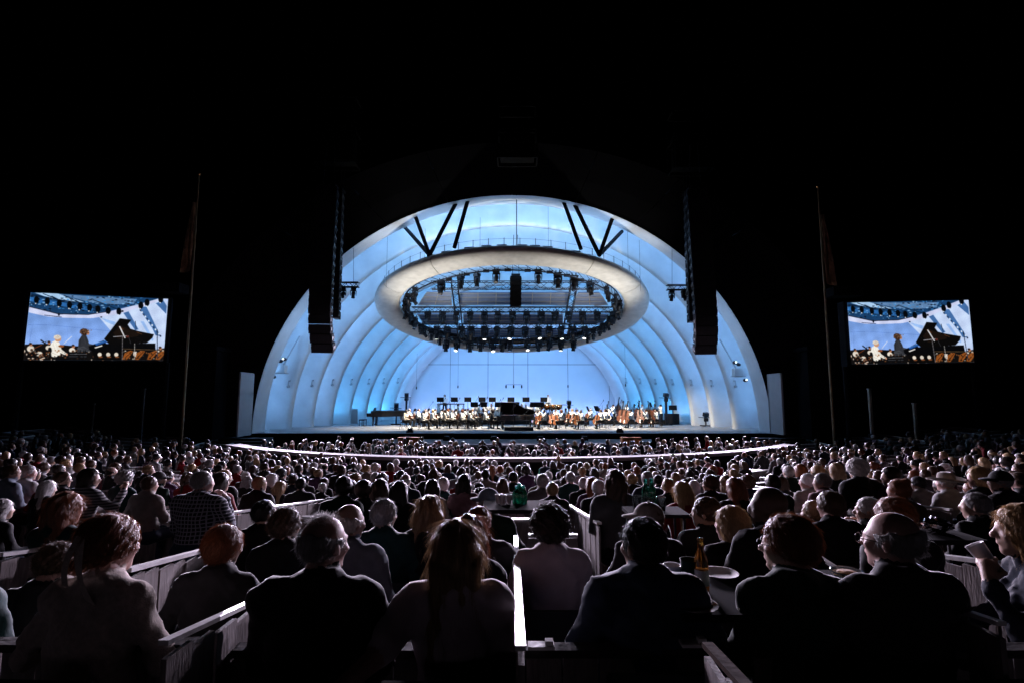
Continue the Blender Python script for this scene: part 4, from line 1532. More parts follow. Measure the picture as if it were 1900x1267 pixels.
def f_ell(p, c, r, rot=None):
    q = p - np.asarray(c, np.float32)
    if rot is not None:
        q = q @ np.asarray(rot, np.float32)
    r = np.asarray(r, np.float32)
    k0 = np.linalg.norm(q / r, axis=1)
    k1 = np.linalg.norm(q / (r * r), axis=1) + 1e-9
    return k0 * (k0 - 1) / k1


def surface_nets(V, org, h):
    S = V < 0
    nx, ny, nz = V.shape
    cs = np.zeros((nx - 1, ny - 1, nz - 1), np.int8)
    corners = [(i, j, k) for i in (0, 1) for j in (0, 1) for k in (0, 1)]
    for (i, j, k) in corners:
        cs += S[i:nx - 1 + i, j:ny - 1 + j, k:nz - 1 + k]
    act = (cs > 0) & (cs < 8)
    I, J, K = np.nonzero(act)
    idx = np.full(act.shape, -1, np.int64)
    idx[act] = np.arange(len(I))
    pos = np.zeros((len(I), 3))
    cnt = np.zeros(len(I))
    for a in corners:
        for ax in range(3):
            if a[ax] == 1:
                continue
            b = list(a)
            b[ax] = 1
            va = V[I + a[0], J + a[1], K + a[2]]
            vb = V[I + b[0], J + b[1], K + b[2]]
            m = (va < 0) != (vb < 0)
            t = np.where(m, va / np.where(m, va - vb, 1), 0)
            pp = np.tile(np.array(a, float), (len(I), 1))
            pp[:, ax] += t
            pos += pp * m[:, None]
            cnt += m
    co = (np.stack([I, J, K], 1) + pos / cnt[:, None]) * h + org
    F = []
    for ax in range(3):
        b1, c1 = (ax + 1) % 3, (ax + 2) % 3
        sl0 = [slice(None)] * 3
        sl1 = [slice(None)] * 3
        sl0[ax] = slice(0, -1)
        sl1[ax] = slice(1, None)
        s0, s1 = S[tuple(sl0)], S[tuple(sl1)]
        m = s0 != s1
        e = np.stack(np.nonzero(m), 1)
        ok = (e[:, b1] > 0) & (e[:, c1] > 0) & (e[:, b1] < V.shape[b1] - 1) & (e[:, c1] < V.shape[c1] - 1)
        e = e[ok]
        ins = s0[tuple(e.T)]
        q = []
        for (db, dc) in ((-1, -1), (0, -1), (0, 0), (-1, 0)):
            g = e.copy()
            g[:, b1] += db
            g[:, c1] += dc
            q.append(idx[tuple(g.T)])
        q = np.stack(q, 1)
        q[~ins] = q[~ins][:, ::-1]
        F.append(q)
    return co, np.concatenate(F)


def grow(fn, lo, hi, h):
    lo = np.asarray(lo, float)
    n = np.ceil((np.asarray(hi) - lo) / h).astype(int) + 2
    ax = [lo[i] + h * np.arange(n[i]) for i in range(3)]
    P = np.stack(np.meshgrid(*ax, indexing='ij'), -1).reshape(-1, 3).astype(np.float32)
    V = fn(P).reshape(n)
    V[0] = V[-1] = 1
    V[:, 0] = V[:, -1] = 1
    V[:, :, 0] = V[:, :, -1] = 1
    return surface_nets(V, lo, h)


def wob(p, s, f):
    """cheap band-limited noise from sines"""
    x, y, z = p[:, 0], p[:, 1], p[:, 2]
    return (np.sin(f * (x * 1.1 + y * 0.7 + s)) * np.sin(f * (z * 1.0 - y * 0.6 + 2.1 * s)) + np.sin(f * 1.9 * (z * 0.8 + x * 0.5 - s)) * np.sin(f * 1.7 * (y + 0.4 * x + 1.3 * s)) * 0.6)


def head_prims():
    L = [('e', (0, -0.012, 0.035), (0.075, 0.095, 0.085)), ('e', (0, 0.035, -0.018), (0.058, 0.062, 0.092)),
         ('c', (0, 0.025, -0.06), (0, 0.066, -0.09), 0.045, 0.027), ('c', (0, 0.094, 0.012), (0, 0.114, -0.026), 0.008, 0.014),
         ('e', (0, 0.080, 0.024), (0.047, 0.020, 0.011)), ('e', (0, 0.093, -0.057), (0.021, 0.010, 0.009)),
         ('e', (0.077, -0.006, -0.008), (0.011, 0.022, 0.033)), ('e', (-0.077, -0.006, -0.008), (0.011, 0.022, 0.033)),
         ('e', (0.040, 0.068, -0.020), (0.024, 0.022, 0.022)), ('e', (-0.040, 0.068, -0.020), (0.024, 0.022, 0.022))]
    return L


def euler_np(e):
    return np.array(Euler(e, 'YXZ').to_matrix(), np.float32)


class Pose:
    """seated by default; +y is the way the person faces; z = 0 is the floor"""

    def __init__(s, sw=0.175, bulk=1.0, lean=0.0, head=(0, 0, 0), arms='lap', stand=False, sleeve=1, neck=0.0, seed=0, female=False, wrinkle=0.004, skirt=False, quilt=0.0):
        s.quilt = quilt
        s.sw, s.bulk, s.lean, s.head, s.arms, s.stand, s.sleeve, s.neck, s.seed, s.female, s.wrinkle, s.skirt = sw, bulk, lean, head, arms, stand, sleeve, neck, seed, female, wrinkle, skirt


ARMS = {  # (elbow, wrist, hand tip) left then right, before lean
    'lap': (((-0.235, 0.05, 0.76), (-0.12, 0.26, 0.66), (-0.06, 0.34, 0.64)), ((0.235, 0.05, 0.76), (0.12, 0.26, 0.66), (0.06, 0.34, 0.64))),
    'wide': (((-0.29, 0.0, 0.78), (-0.20, 0.26, 0.70), (-0.15, 0.35, 0.69)), ((0.29, 0.0, 0.78), (0.20, 0.26, 0.70), (0.15, 0.35, 0.69))),
    'chin': (((-0.25, 0.16, 0.76), (-0.12, 0.24, 1.02), (-0.06, 0.20, 1.10)), ((0.235, 0.05, 0.76), (0.12, 0.26, 0.66), (0.06, 0.34, 0.64))),
    'chin_r': (((-0.235, 0.05, 0.76), (-0.12, 0.26, 0.66), (-0.06, 0.34, 0.64)), ((0.25, 0.16, 0.76), (0.14, 0.24, 1.02), (0.07, 0.18, 1.11))),
    'drink': (((-0.24, 0.14, 0.78), (-0.13, 0.22, 0.99), (-0.06, 0.20, 1.07)), ((0.27, 0.06, 0.76), (0.14, 0.28, 0.70), (0.06, 0.34, 0.70))),
    'phone': (((-0.235, 0.05, 0.76), (-0.12, 0.26, 0.66), (-0.06, 0.34, 0.64)), ((0.30, 0.14, 0.82), (0.22, 0.34, 1.02), (0.18, 0.38, 1.09))),
    'reach': (((-0.26, -0.16, 0.88), (-0.36, -0.42, 0.86), (-0.40, -0.51, 0.83)), ((0.235, 0.05, 0.76), (0.12, 0.26, 0.66), (0.06, 0.34, 0.64))),
    'violin': (((-0.26, 0.16, 0.76), (-0.13, 0.34, 0.86), (-0.10, 0.38, 0.90)), ((0.29, 0.08, 0.74), (0.20, 0.34, 0.66), (0.12, 0.40, 0.66))),
    'cello': (((-0.36, 0.12, 0.86), (-0.16, 0.24, 1.06), (-0.08, 0.26, 1.10)), ((0.36, 0.14, 0.78), (0.26, 0.42, 0.68), (0.20, 0.48, 0.68))),
    'piano': (((-0.24, 0.12, 0.76), (-0.18, 0.42, 0.78), (-0.16, 0.52, 0.76)), ((0.24, 0.12, 0.76), (0.18, 0.42, 0.78), (0.16, 0.52, 0.76))),
    'play': (((-0.26, 0.14, 0.80), (-0.08, 0.30, 0.98), (-0.02, 0.33, 1.02)), ((0.26, 0.14, 0.80), (0.08, 0.30, 0.86), (0.02, 0.34, 0.88))),
    'side': (((-0.26, -0.02, 0.78), (-0.25, 0.05, 0.54), (-0.25, 0.07, 0.46)), ((0.26, -0.02, 0.78), (0.25, 0.05, 0.54), (0.25, 0.07, 0.46))),
}


def hand_prims(w, t, side):
    """palm, four fingers of unequal length and a thumb, slightly curled"""
    w, t = np.array(w), np.array(t)
    d = (t - w) / (np.linalg.norm(t - w) + 1e-9)
    x = np.cross(d, (0, 0, 1.0))
    x = x / (np.linalg.norm(x) + 1e-9) if np.linalg.norm(x) > 1e-3 else np.array((1.0, 0, 0))
    n = np.cross(x, d)
    k = w + d * 0.085
    L = [('c', w, k, 0.026, 0.034)]
    for i, ln in enumerate((0.070, 0.082, 0.076, 0.058)):
        o = x * (i - 1.5) * 0.021 * side
        a = k + o + d * 0.005
        m = a + d * ln * 0.55 - n * 0.012
        e = m + d * ln * 0.35 - n * 0.028
        L += [('c', a, m, 0.0105, 0.0095), ('c', m, e, 0.0095, 0.008)]
    th = w + d * 0.03 - x * side * 0.028
    L += [('c', th, th + d * 0.035 - x * side * 0.028 - n * 0.01, 0.013, 0.011), ('c', th + d * 0.035 - x * side * 0.028 - n * 0.01, th + d * 0.062 - x * side * 0.02 - n * 0.02, 0.011, 0.009)]
    return L


def person_field(P):
    sk, tp, bt, sh = [], [], [], []
    b, sw = P.bulk, P.sw
    dz = 0.43 if P.stand else 0.0

    def ln(q):
        q = np.array(q, float)
        q[1] += P.lean * max(0, q[2] - 0.5)
        q[2] -= 0.15 * P.lean * max(0, q[2] - 0.5)
        q[2] += dz
        return q
    hc = ln((0, 0.035 + P.neck, 1.205))
    HR = euler_np(P.head)
    for pr in head_prims():
        if pr[0] == 'e':
            sk.append(('e', hc + HR @ np.array(pr[1]), pr[2], HR))
        else:
            sk.append(('c', hc + HR @ np.array(pr[1]), hc + HR @ np.array(pr[2]), pr[3], pr[4]))
    nk = hc + HR @ np.array((0, -0.02, -0.05))
    sk.append(('c', nk, ln((0, -0.015, 1.02)), 0.050 if not P.female else 0.044, 0.060 if not P.female else 0.052))
    tp += [('e', ln((0, 0.0, 0.86)), (0.168 * b, 0.120 * b, 0.20)), ('e', ln((0, 0.005, 0.66)), (0.155 * b, 0.125 * b, 0.19)),
           ('c', ln((-sw + 0.02, -0.01, 1.005)), ln((sw - 0.02, -0.01, 1.005)), 0.068, 0.068),
           ('c', ln((0, -0.018, 1.065)), ln((-sw * 0.7, -0.015, 1.035)), 0.048, 0.052), ('c', ln((0, -0.018, 1.065)), ln((sw * 0.7, -0.015, 1.035)), 0.048, 0.052)]
    if P.female:
        tp += [('e', ln((-0.075, 0.085, 0.87)), (0.07, 0.06, 0.07)), ('e', ln((0.075, 0.085, 0.87)), (0.07, 0.06, 0.07))]
    if P.sleeve:
        tp.append(('t', ln((0, -0.008, 1.083)), 0.058, 0.016))
        if not P.female:
            tp.append(('t', ln((0, -0.006, 1.105)), 0.062, 0.011))
    A = ARMS[P.arms]
    for side, (el, wr, tipp) in zip((-1, 1), A):
        s0 = ln((side * sw, 0, 1.005))
        e0, w0, t0 = ln(el), ln(wr), ln(tipp)
        r0, r1 = (0.060 * b, 0.047 * b) if not P.female else (0.050, 0.040)
        (tp if P.sleeve else sk).append(('c', s0, e0, r0, r1))
        if P.sleeve == 2:
            sk.append(('c', e0, w0, 0.042, 0.029))
            tp.append(('c', s0, s0 + (e0 - s0) * 0.85, r0 * 1.12, r1 * 1.2))
        elif P.sleeve:
            tp.append(('c', e0, w0 + (e0 - w0) * 0.1, r1, 0.036))
        else:
            sk.append(('c', e0, w0, 0.038, 0.027))
        sk += hand_prims(w0, t0, side)
    if P.stand:
        for side in (-1, 1):
            bt += [('c', (side * 0.09, 0, 0.92), (side * 0.11, 0.02, 0.5), 0.095, 0.065), ('c', (side * 0.11, 0.02, 0.5), (side * 0.12, -0.01, 0.09), 0.062, 0.045)]
            sh.append(('c', (side * 0.12, -0.03, 0.045), (side * 0.13, 0.13, 0.035), 0.045, 0.035))
        bt.append(('e', (0, 0, 0.95), (0.165 * b, 0.125 * b, 0.13)))
    else:
        for side in (-1, 1):
            kx = 0.13 if P.arms != 'cello' else 0.27
            bt += [('c', (side * 0.09, 0.02, 0.53), (side * kx, 0.43, 0.51), 0.092 * b, 0.066), ('c', (side * kx, 0.43, 0.50), (side * (kx + 0.01), 0.42, 0.10), 0.060, 0.044)]
            sh.append(('c', (side * (kx + 0.01), 0.40, 0.045), (side * (kx + 0.02), 0.57, 0.035), 0.044, 0.034))
        bt.append(('e', (0, -0.02, 0.54), (0.175 * b, 0.14 * b, 0.115)))
        if P.skirt:
            bt.append(('c', (0, 0.42, 0.50), (0, 0.44, 0.16), 0.15, 0.19))
    return [sk, tp, bt, sh], hc, HR


def eval_group(prims, p, k):
    d = None
    for pr in prims:
        if pr[0] == 'e':
            v = f_ell(p, pr[1], pr[2], pr[3] if len(pr) > 3 else None)
        elif pr[0] == 't':
            q = p - np.asarray(pr[1], np.float32)
            v = np.sqrt((np.hypot(q[:, 0], q[:, 1] * 1.0) - pr[2]) ** 2 + q[:, 2] ** 2) - pr[3]
        else:
            v = f_cone(p, pr[1], pr[2], pr[3], pr[4])
        d = v if d is None else smin(d, v, k)
    return d


KS = (0.012, 0.045, 0.05, 0.02)


def body_mesh(name, P, h, mats=('skin_light', 'cloth_black', 'cloth_black', 'black_matte'), zmin=-0.02):
    groups, hc, HR = person_field(P)

    def parts(p):
        out = []
        for i, g in enumerate(groups):
            v = eval_group(g, p, KS[i])
            if i == 1:
                if P.quilt:
                    v = v - P.quilt * np.abs(np.sin(p[:, 2] * 42 + 0.6 * np.sin(p[:, 0] * 9))) ** 0.6
                v = v - 0.006 + P.wrinkle * wob(p, P.seed, 22) + P.wrinkle * 0.6 * wob(p, P.seed + 3, 48) + P.wrinkle * 0.35 * wob(p, P.seed + 8, 95)
            elif i == 2:
                v = v + 0.004 * wob(p, P.seed + 5, 24)
            out.append(v)
        return out

    def fn(p):
        o = parts(p)
        return smin(smin(o[0], o[1], 0.012), smin(o[2], o[3], 0.012), 0.02)
    pts = []
    for g in groups:
        for pr in g:
            if pr[0] == 'c':
                pts += [np.array(pr[1]) - pr[3], np.array(pr[1]) + pr[3], np.array(pr[2]) - pr[4], np.array(pr[2]) + pr[4]]
            elif pr[0] == 'e':
                pts += [np.array(pr[1]) - max(pr[2]), np.array(pr[1]) + max(pr[2])]
    pts = np.array(pts)
    lo, hi = pts.min(0) - 0.03, pts.max(0) + 0.03
    lo[2] = max(lo[2], zmin)
    co, F = grow(fn, lo, hi, h)
    o = np.stack(parts(co.astype(np.float32)), 1)
    fm = o[F[:, 0]].argmin(1)
    me = fast_mesh(name, co, F, list(mats), fm)
    return me, hc, HR


# ------------------------------------------------------------------ hair and hats, in head coordinates
def hair_field(style, seed):
    def fn(p):
        x, y, z = p[:, 0], p[:, 1], p[:, 2]
        big = dict(thin=-0.006, short=0.0, crop=-0.004, thick=0.010, bob=0.008, long=0.006, long_dark=0.008, updo=0.010, bun=0.004, ponytail=0.002, fringe=0.0, messy=0.012).get(style, 0.0)
        face = f_ell(p, (0, 0.112, -0.035), (0.078, 0.080, 0.105))
        if style == 'curly':
            c = f_ell(p, (0, -0.02, 0.035), (0.125, 0.128, 0.118)) + 0.010 * wob(p, seed, 75) + 0.005 * wob(p, seed + 2, 150)
            return np.maximum(np.maximum(c, -face + 0.004), (-0.09 + 0.15 * y) - z)
        cap = f_ell(p, (0, -0.015, 0.030), (0.086 + big, 0.105 + big, 0.098 + big))
        cap = cap + 0.003 * wob(p, seed, 70) + 0.0018 * wob(p, seed + 1, 160)
        cap = np.maximum(cap, -face)
        zc = -0.03 + 0.45 * y
        sh = np.maximum(cap, zc - z)
        if style in ('short', 'crop', 'thin', 'thick', 'messy'):
            if style == 'messy':
                sh = sh + 0.006 * wob(p, seed + 4, 90)
            return sh
        if style == 'fringe':
            return np.maximum(np.maximum(sh + 0.003, z - 0.040 + 0.25 * y + 0.010 * wob(p, seed, 60)), y - 0.04 + 0.008 * wob(p, seed + 2, 70))
        if style in ('bob', 'long', 'long_dark'):
            d = f_ell(p, (0, -0.030, -0.03), (0.100, 0.090, 0.135)) + 0.004 * wob(p, seed + 1, 60)
            d = np.maximum(d, -f_ell(p, (0, 0.10, -0.05), (0.075, 0.095, 0.16)))
            d = np.maximum(d, -0.15 - z)
            o = smin(np.maximum(cap, -0.08 - z), d, 0.03)
            if style != 'bob':
                lenb = -0.36 if style == 'long' else -0.27
                for xx in (-0.062, -0.02, 0.02, 0.062):
                    o = smin(o, f_cone(p, (xx, -0.068, -0.02), (xx * 1.25, -0.098, lenb + 0.03 * abs(xx) * 8 * math.sin(seed + xx * 40)), 0.046, 0.034), 0.03)
                o = o + 0.0035 * np.sin(110 * x + 3 * np.sin(14 * z + seed))
            return o
        if style == 'updo':
            o = smin(sh, f_ell(p, (0.0, -0.05, 0.075), (0.075, 0.07, 0.06)), 0.03)
            o = smin(o, f_cone(p, (-0.05, -0.09, -0.05), (0.06, -0.05, 0.12), 0.03, 0.028), 0.02)
            return o + 0.004 * wob(p, seed, 100)
        if style == 'bun':
            return smin(sh, f_ell(p, (0, -0.075, 0.105), (0.045, 0.045, 0.04)), 0.015)
        if style == 'ponytail':
            return smin(sh, f_cone(p, (0, -0.11, 0.04), (0.01, -0.15, -0.16), 0.030, 0.016), 0.02) + 0.002 * wob(p, seed, 120)
        return sh
    return fn


def hair_strands(co, F, style, n, seed, width=0.0009):
    r = np.random.default_rng(seed + 100)
    a, b, c = co[F[:, 0]], co[F[:, 1]], co[F[:, 2]]
    nr = np.cross(b - a, c - a)
    ar = np.linalg.norm(nr, axis=1) + 1e-12
    fi = r.choice(len(F), n, p=ar / ar.sum())
    w = r.dirichlet((1, 1, 1), n)
    p = a[fi] * w[:, :1] + b[fi] * w[:, 1:2] + c[fi] * w[:, 2:]
    nn = nr[fi] / ar[fi][:, None]
    out = co.mean(0)
    flow = np.zeros_like(p)
    if style in ('long', 'long_dark', 'bob', 'ponytail'):
        flow[:] = (0, -0.15, -1.0)
        lift, ln = 0.03, r.uniform(0.05, 0.12, n) * (0.5 if style == 'bob' else 1.0)
        flow += r.normal(0, 0.02, p.shape)
    elif style in ('curly', 'messy'):
        flow = r.normal(0, 1, p.shape)
        lift, ln = 0.8, r.uniform(0.02, 0.045, n)
    else:
        flow[:, 0] = p[:, 0] * 4
        flow[:, 1] = -0.7
        flow[:, 2] = -0.5
        lift, ln = 0.22, r.uniform(0.018, 0.04, n)
    flow -= (flow * nn).sum(1)[:, None] * nn
    flow /= np.linalg.norm(flow, axis=1)[:, None] + 1e-6
    jit = 0.05 if style in ('long', 'long_dark', 'bob', 'ponytail') else 0.2
    d = flow + lift * nn + r.normal(0, jit, p.shape)
    d /= np.linalg.norm(d, axis=1)[:, None]
    side = np.cross(d, r.normal(0, 1, p.shape))
    side /= np.linalg.norm(side, axis=1)[:, None]
    steps = 4
    vs, fs = [], []
    cur = p - nn * 0.002
    for k in range(steps + 1):
        wd = width * (1 - 0.8 * k / steps)
        vs.append(cur - side * wd)
        vs.append(cur + side * wd)
        if k < steps:
            cur = cur + d * (ln / steps)[:, None]
            d = d + np.array((0, 0, -0.10)) + r.normal(0, jit * 0.5, p.shape) - nn * lift * 0.3
            d /= np.linalg.norm(d, axis=1)[:, None]
    V = np.stack(vs, 1).reshape(-1, 3)
    base = np.arange(n) * 2 * (steps + 1)
    for k in range(steps):
        fs.append(np.stack([base + 2 * k, base + 2 * k + 1, base + 2 * k + 3, base + 2 * k + 2], 1))
    return V, np.concatenate(fs)


def hair_mesh(style, seed, h=0.010, strands=0, mats=('hair_brown',), width=0.0009):
    lo = (-0.16, -0.20, -0.42 if style in ('long', 'long_dark') else -0.20)
    co, F = grow(hair_field(style, seed), lo, (0.16, 0.15, 0.20), h)
    if strands:
        V, f2 = hair_strands(co, F, style, strands, seed, width)
        F = np.concatenate([F, f2 + len(co)])
        co = np.concatenate([co, V])
    return fast_mesh('hair', co, F, list(mats))


def cap_mesh(kind, m):
    b = MB()
    b.smooth = True
    n = 20
    if kind == 'cap':
        rows = []
        for i in range(8):
            f = i / 7
            a = f * math.pi / 2
            rows.append([((0.092 * math.cos(a)) * math.cos(2 * math.pi * j / n), -0.012 + (0.112 * math.cos(a)) * math.sin(2 * math.pi * j / n), 0.028 + 0.105 * math.sin(a)) for j in range(n)])
        b.grid(rows, closed=True)
        rows = []
        for k in range(5):
            f = k / 4
            rows.append([((0.085 - 0.012 * f) * math.cos(math.pi * j / 10), 0.03 + (0.07 + 0.085 * f) * math.sin(math.pi * j / 10), 0.035 - 0.02 * f + 0.012 * math.sin(math.pi * j / 10)) for j in range(11)])
        b.grid(rows)
        b.grid([[(x, y, z - 0.006) for x, y, z in r_] for r_ in reversed(rows)])
        b.lathe([(0.01, 0.0), (0.008, 0.008)], 8, (0, -0.012, 0.132))
    else:
        rows = []
        for (rx, z) in ((0.20, 0.055), (0.19, 0.038), (0.13, 0.028), (0.098, 0.030), (0.094, 0.06), (0.090, 0.10), (0.075, 0.135), (0.045, 0.15), (0.01, 0.135)):
            rows.append([(rx * math.cos(2 * math.pi * j / n), -0.012 + rx * 1.12 * math.sin(2 * math.pi * j / n), z + (0.035 * abs(math.cos(2 * math.pi * j / n)) ** 2 if rx > 0.12 else 0)) for j in range(n)])
        b.grid(rows, closed=True)
    return b.mesh('hat', m)


HAIR_CACHE, BODY_CACHE, HAT_CACHE = {}, {}, {}


def make_person(name, label, P, mats, hair=None, hair_col='brown', hat=None, hat_m=None, loc=(0, 0, 0), rz=0.0, sc=1.0, h=0.03, strands=0, group=None, cat='person', share=None, hseed=0, hh=None):
    """one person: the body is a single surface; hair and hat are its children"""
    if share is not None:
        if share not in BODY_CACHE:
            BODY_CACHE[share] = body_mesh('person', P, h, mats)
        me, hc, HR = BODY_CACHE[share]
    else:
        me, hc, HR = body_mesh('person', P, h, mats)
    o = link_mesh(name, me)
    if share is not None:
        for i, m in enumerate(mats):
            o.material_slots[i].link = 'OBJECT'
            o.material_slots[i].material = MATS[m]
    place(o, loc, (0, 0, rz), sc)
    tag(o, label, cat, group)
    HM = Matrix.Translation(Vector([float(k) for k in hc])) @ Matrix([[float(k) for k in r_] for r_ in HR]).to_4x4()
    if hair:
        if strands:
            hm = hair_mesh(hair, hseed, hh or 0.008, strands, ('hair_' + hair_col,))
        else:
            key = (hair, hseed % 3, h > 0.03)
            if key not in HAIR_CACHE:
                HAIR_CACHE[key] = hair_mesh(hair, hseed % 3, hh or (0.013 if h < 0.03 else 0.02), 700, width=0.0016 if h < 0.03 else 0.0024)
            hm = HAIR_CACHE[key]
        c = link_mesh('hair', hm, o)
        c.matrix_local = HM
        if not strands:
            c.material_slots[0].link = 'OBJECT'
            c.material_slots[0].material = MATS['hair_' + hair_col]
    if hat:
        if (hat, hat_m) not in HAT_CACHE:
            HAT_CACHE[(hat, hat_m)] = cap_mesh(hat, hat_m)
        c = link_mesh('cap' if hat == 'cap' else 'brimmed_hat', HAT_CACHE[(hat, hat_m)], o)
        c.matrix_local = HM
    return o, HM


# ================================================================== ORCHESTRA
def chair_mesh(m='black_metal'):
    b = MB()
    b.box((0, 0.0, 0.44), (0.42, 0.42, 0.045))
    b.box((0, -0.21, 0.72), (0.40, 0.03, 0.26), (0.12, 0, 0))
    for sx in (-1, 1):
        b.tube([(sx * 0.19, 0.19, 0.44), (sx * 0.20, 0.22, 0.0)], 0.014, 5)
        b.tube([(sx * 0.19, -0.23, 0.84), (sx * 0.19, -0.19, 0.44), (sx * 0.20, -0.26, 0.0)], 0.014, 5)
    return b


CHM = chair_mesh().mesh('chair', 'black_metal')


def violin_proto(k, m):
    """body outline with waist, neck, scroll, strings side up; k scales violin to cello to bass"""
    root = empty('violin' if k < 1.5 else ('cello' if k < 3 else 'double_bass'))
    L = 0.36 * k
    pts = []
    for i in range(28):
        a = 2 * math.pi * i / 28
        y = math.cos(a)
        w = 0.29 * L * (1.0 + 0.16 * (-y)) * (1 - 0.42 * math.exp(-((y - 0.12) / 0.28) ** 2))
        x = w * math.copysign(abs(math.sin(a)) ** 0.75, math.sin(a)) * 1.12
        pts.append((x, y * L / 2))
    b = MB()
    b.prism(pts, -0.055 * L, 0.055 * L)
    b.build('body', m, root)
    b = MB()
    b.box((0, L * 0.72, 0.075 * L), (0.05 * L, L * 0.72, 0.05 * L))
    b.box((0, L * 0.30, 0.095 * L), (0.07 * L, L * 0.55, 0.02 * L))
    b.lathe([(0.04 * L, -0.05 * L), (0.045 * L, 0.03 * L), (0.02 * L, 0.05 * L)], 6, (0, L * 1.1, 0.06 * L))
    b.build('neck', 'black_matte', root)
    b = MB()
    b.box((0, -0.12 * L, 0.09 * L), (0.14 * L, 0.015 * L, 0.08 * L))
    b.box((0, -0.36 * L, 0.07 * L), (0.08 * L, 0.24 * L, 0.02 * L))
    b.build('bridge', 'ivory', root)
    if k > 1.5:
        b = MB()
        b.tube([(0, -L * 0.5, 0), (0, -L * 0.5 - 0.25, 0)], 0.008, 5)
        b.build('end_pin', 'black_metal', root)
    return root


PROTO = {'violin': violin_proto(1.0, 'violin_wood'), 'cello': violin_proto(2.15, 'cello_wood'), 'bass': violin_proto(2.85, 'bass_wood')}
PUSED = dict.fromkeys(PROTO, False)
MPOSE = {
    'violin_a': Pose(arms='violin', lean=0.02, head=(0.0, 0, 0.15), seed=1), 'violin_b': Pose(arms='violin', lean=0.12, head=(-0.15, 0, -0.2), seed=2, female=True),
    'violin_c': Pose(arms='lap', lean=-0.03, head=(0.05, 0, 0.1), seed=3), 'cello_a': Pose(arms='cello', lean=0.1, head=(-0.2, 0, 0.2), seed=4),
    'cello_b': Pose(arms='cello', lean=0.02, head=(0, 0, -0.1), seed=5, female=True), 'bass_a': Pose(arms='cello', lean=0.05, stand=True, head=(-0.1, 0, 0.2), seed=6),
    'wind': Pose(arms='play', lean=0.03, seed=7), 'stand': Pose(arms='side', stand=True, seed=8), 'piano': Pose(arms='piano', lean=0.08, head=(-0.15, 0, 0), seed=9)}
HCW = {'grey': 'grey haired', 'white': 'white haired', 'dark': 'dark haired', 'brown': 'brown haired', 'black': 'black haired', 'blonde': 'fair haired', 'auburn': 'red haired', 'light': 'light haired'}


def musician(x, y, face, pose, instr, hair, hc, jacket='jacket_white', trousers='cloth_black', skin='skin_light', where='', label=None, sc=1.0):
    z = riser_z(x, y)
    word = {'violin': 'violinist', 'cello': 'cellist', 'bass': 'double bass player', None: 'player'}[instr]
    jw = 'white jacket' if jacket == 'jacket_white' else ('cream top' if jacket == 'jacket_cream' else 'dark suit')
    lab = label or '%s %s in a %s%s' % (HCW[hc], word, jw, where)
    P = MPOSE[pose]
    o, HM = make_person('person', lab, P, (skin, jacket, trousers, 'black_matte'), hair, hc, loc=(x, y, z), rz=face, sc=sc, h=0.026, share='m_' + pose, hseed=rng.randrange(3), group='players: ' + lab)
    fx, fy = -math.sin(face), math.cos(face)
    rx, ry = math.cos(face), math.sin(face)
    if not P.stand and pose != 'piano':
        c = link_mesh('chair', CHM)
        place(c, (x, y, z), (0, 0, face))
        tag(c, 'black orchestra chair under a %s%s' % (word, where), 'chair', 'orchestra chairs: %s%s' % (word, where))
    if instr:
        src = PROTO[instr]
        i = src if not PUSED[instr] else copy_tree(src)
        PUSED[instr] = True
        f, s, zz, tilt, roll = {'violin': (0.36, -0.10, 0.80, 62, 12), 'cello': (0.40, 0.02, 0.62, 64, 6), 'bass': (0.52, -0.05, 0.78, 74, 6)}[instr]
        i.location = (x + fx * f + rx * s, y + fy * f + ry * s, z + zz)
        i.rotation_euler = (Matrix.Rotation(face + R(rng.uniform(-8, 8)), 3, 'Z') @ Matrix.Rotation(R(rng.uniform(-roll, roll)), 3, 'Y') @ Matrix.Rotation(R(180 - tilt + rng.uniform(-4, 4)), 3, 'X') @ Matrix.Rotation(R(180), 3, 'Y')).to_euler()
        if instr == 'violin':
            i.rotation_euler = (Matrix.Rotation(face + R(rng.uniform(-120, -60)), 3, 'Z') @ Matrix.Rotation(R(rng.uniform(50, 75)), 3, 'X') @ Matrix.Rotation(R(rng.uniform(-30, 30)), 3, 'Y')).to_euler()
        if instr in ('cello', 'bass'):
            i.rotation_euler = (Matrix.Rotation(face + math.pi, 3, 'Z') @ Matrix.Rotation(R(tilt + 90 if False else 70 + 40 * (instr == 'cello')), 3, 'X') @ Matrix.Rotation(0.0, 3, 'Y')).to_euler()
            i.rotation_euler = (Matrix.Rotation(face + math.pi + R(rng.uniform(45, 75)), 3, 'Z') @ Matrix.Rotation(R(rng.uniform(56, 66) if instr == 'cello' else rng.uniform(68, 78)), 3, 'X') @ Matrix.Rotation(R(rng.uniform(-14, 14)), 3, 'Z')).to_euler()
        nm = {'violin': 'reddish brown violin', 'cello': 'orange brown cello', 'bass': 'large dark red double bass'}[instr]
        tag(i, '%s held by a %s player%s' % (nm, HCW[hc], where), instr if instr != 'bass' else 'double bass', '%s instruments: %s%s' % (instr, HCW[hc], where))
    return o


VH = ['dark', 'grey', 'brown', 'black', 'auburn', 'blonde', 'grey', 'dark']
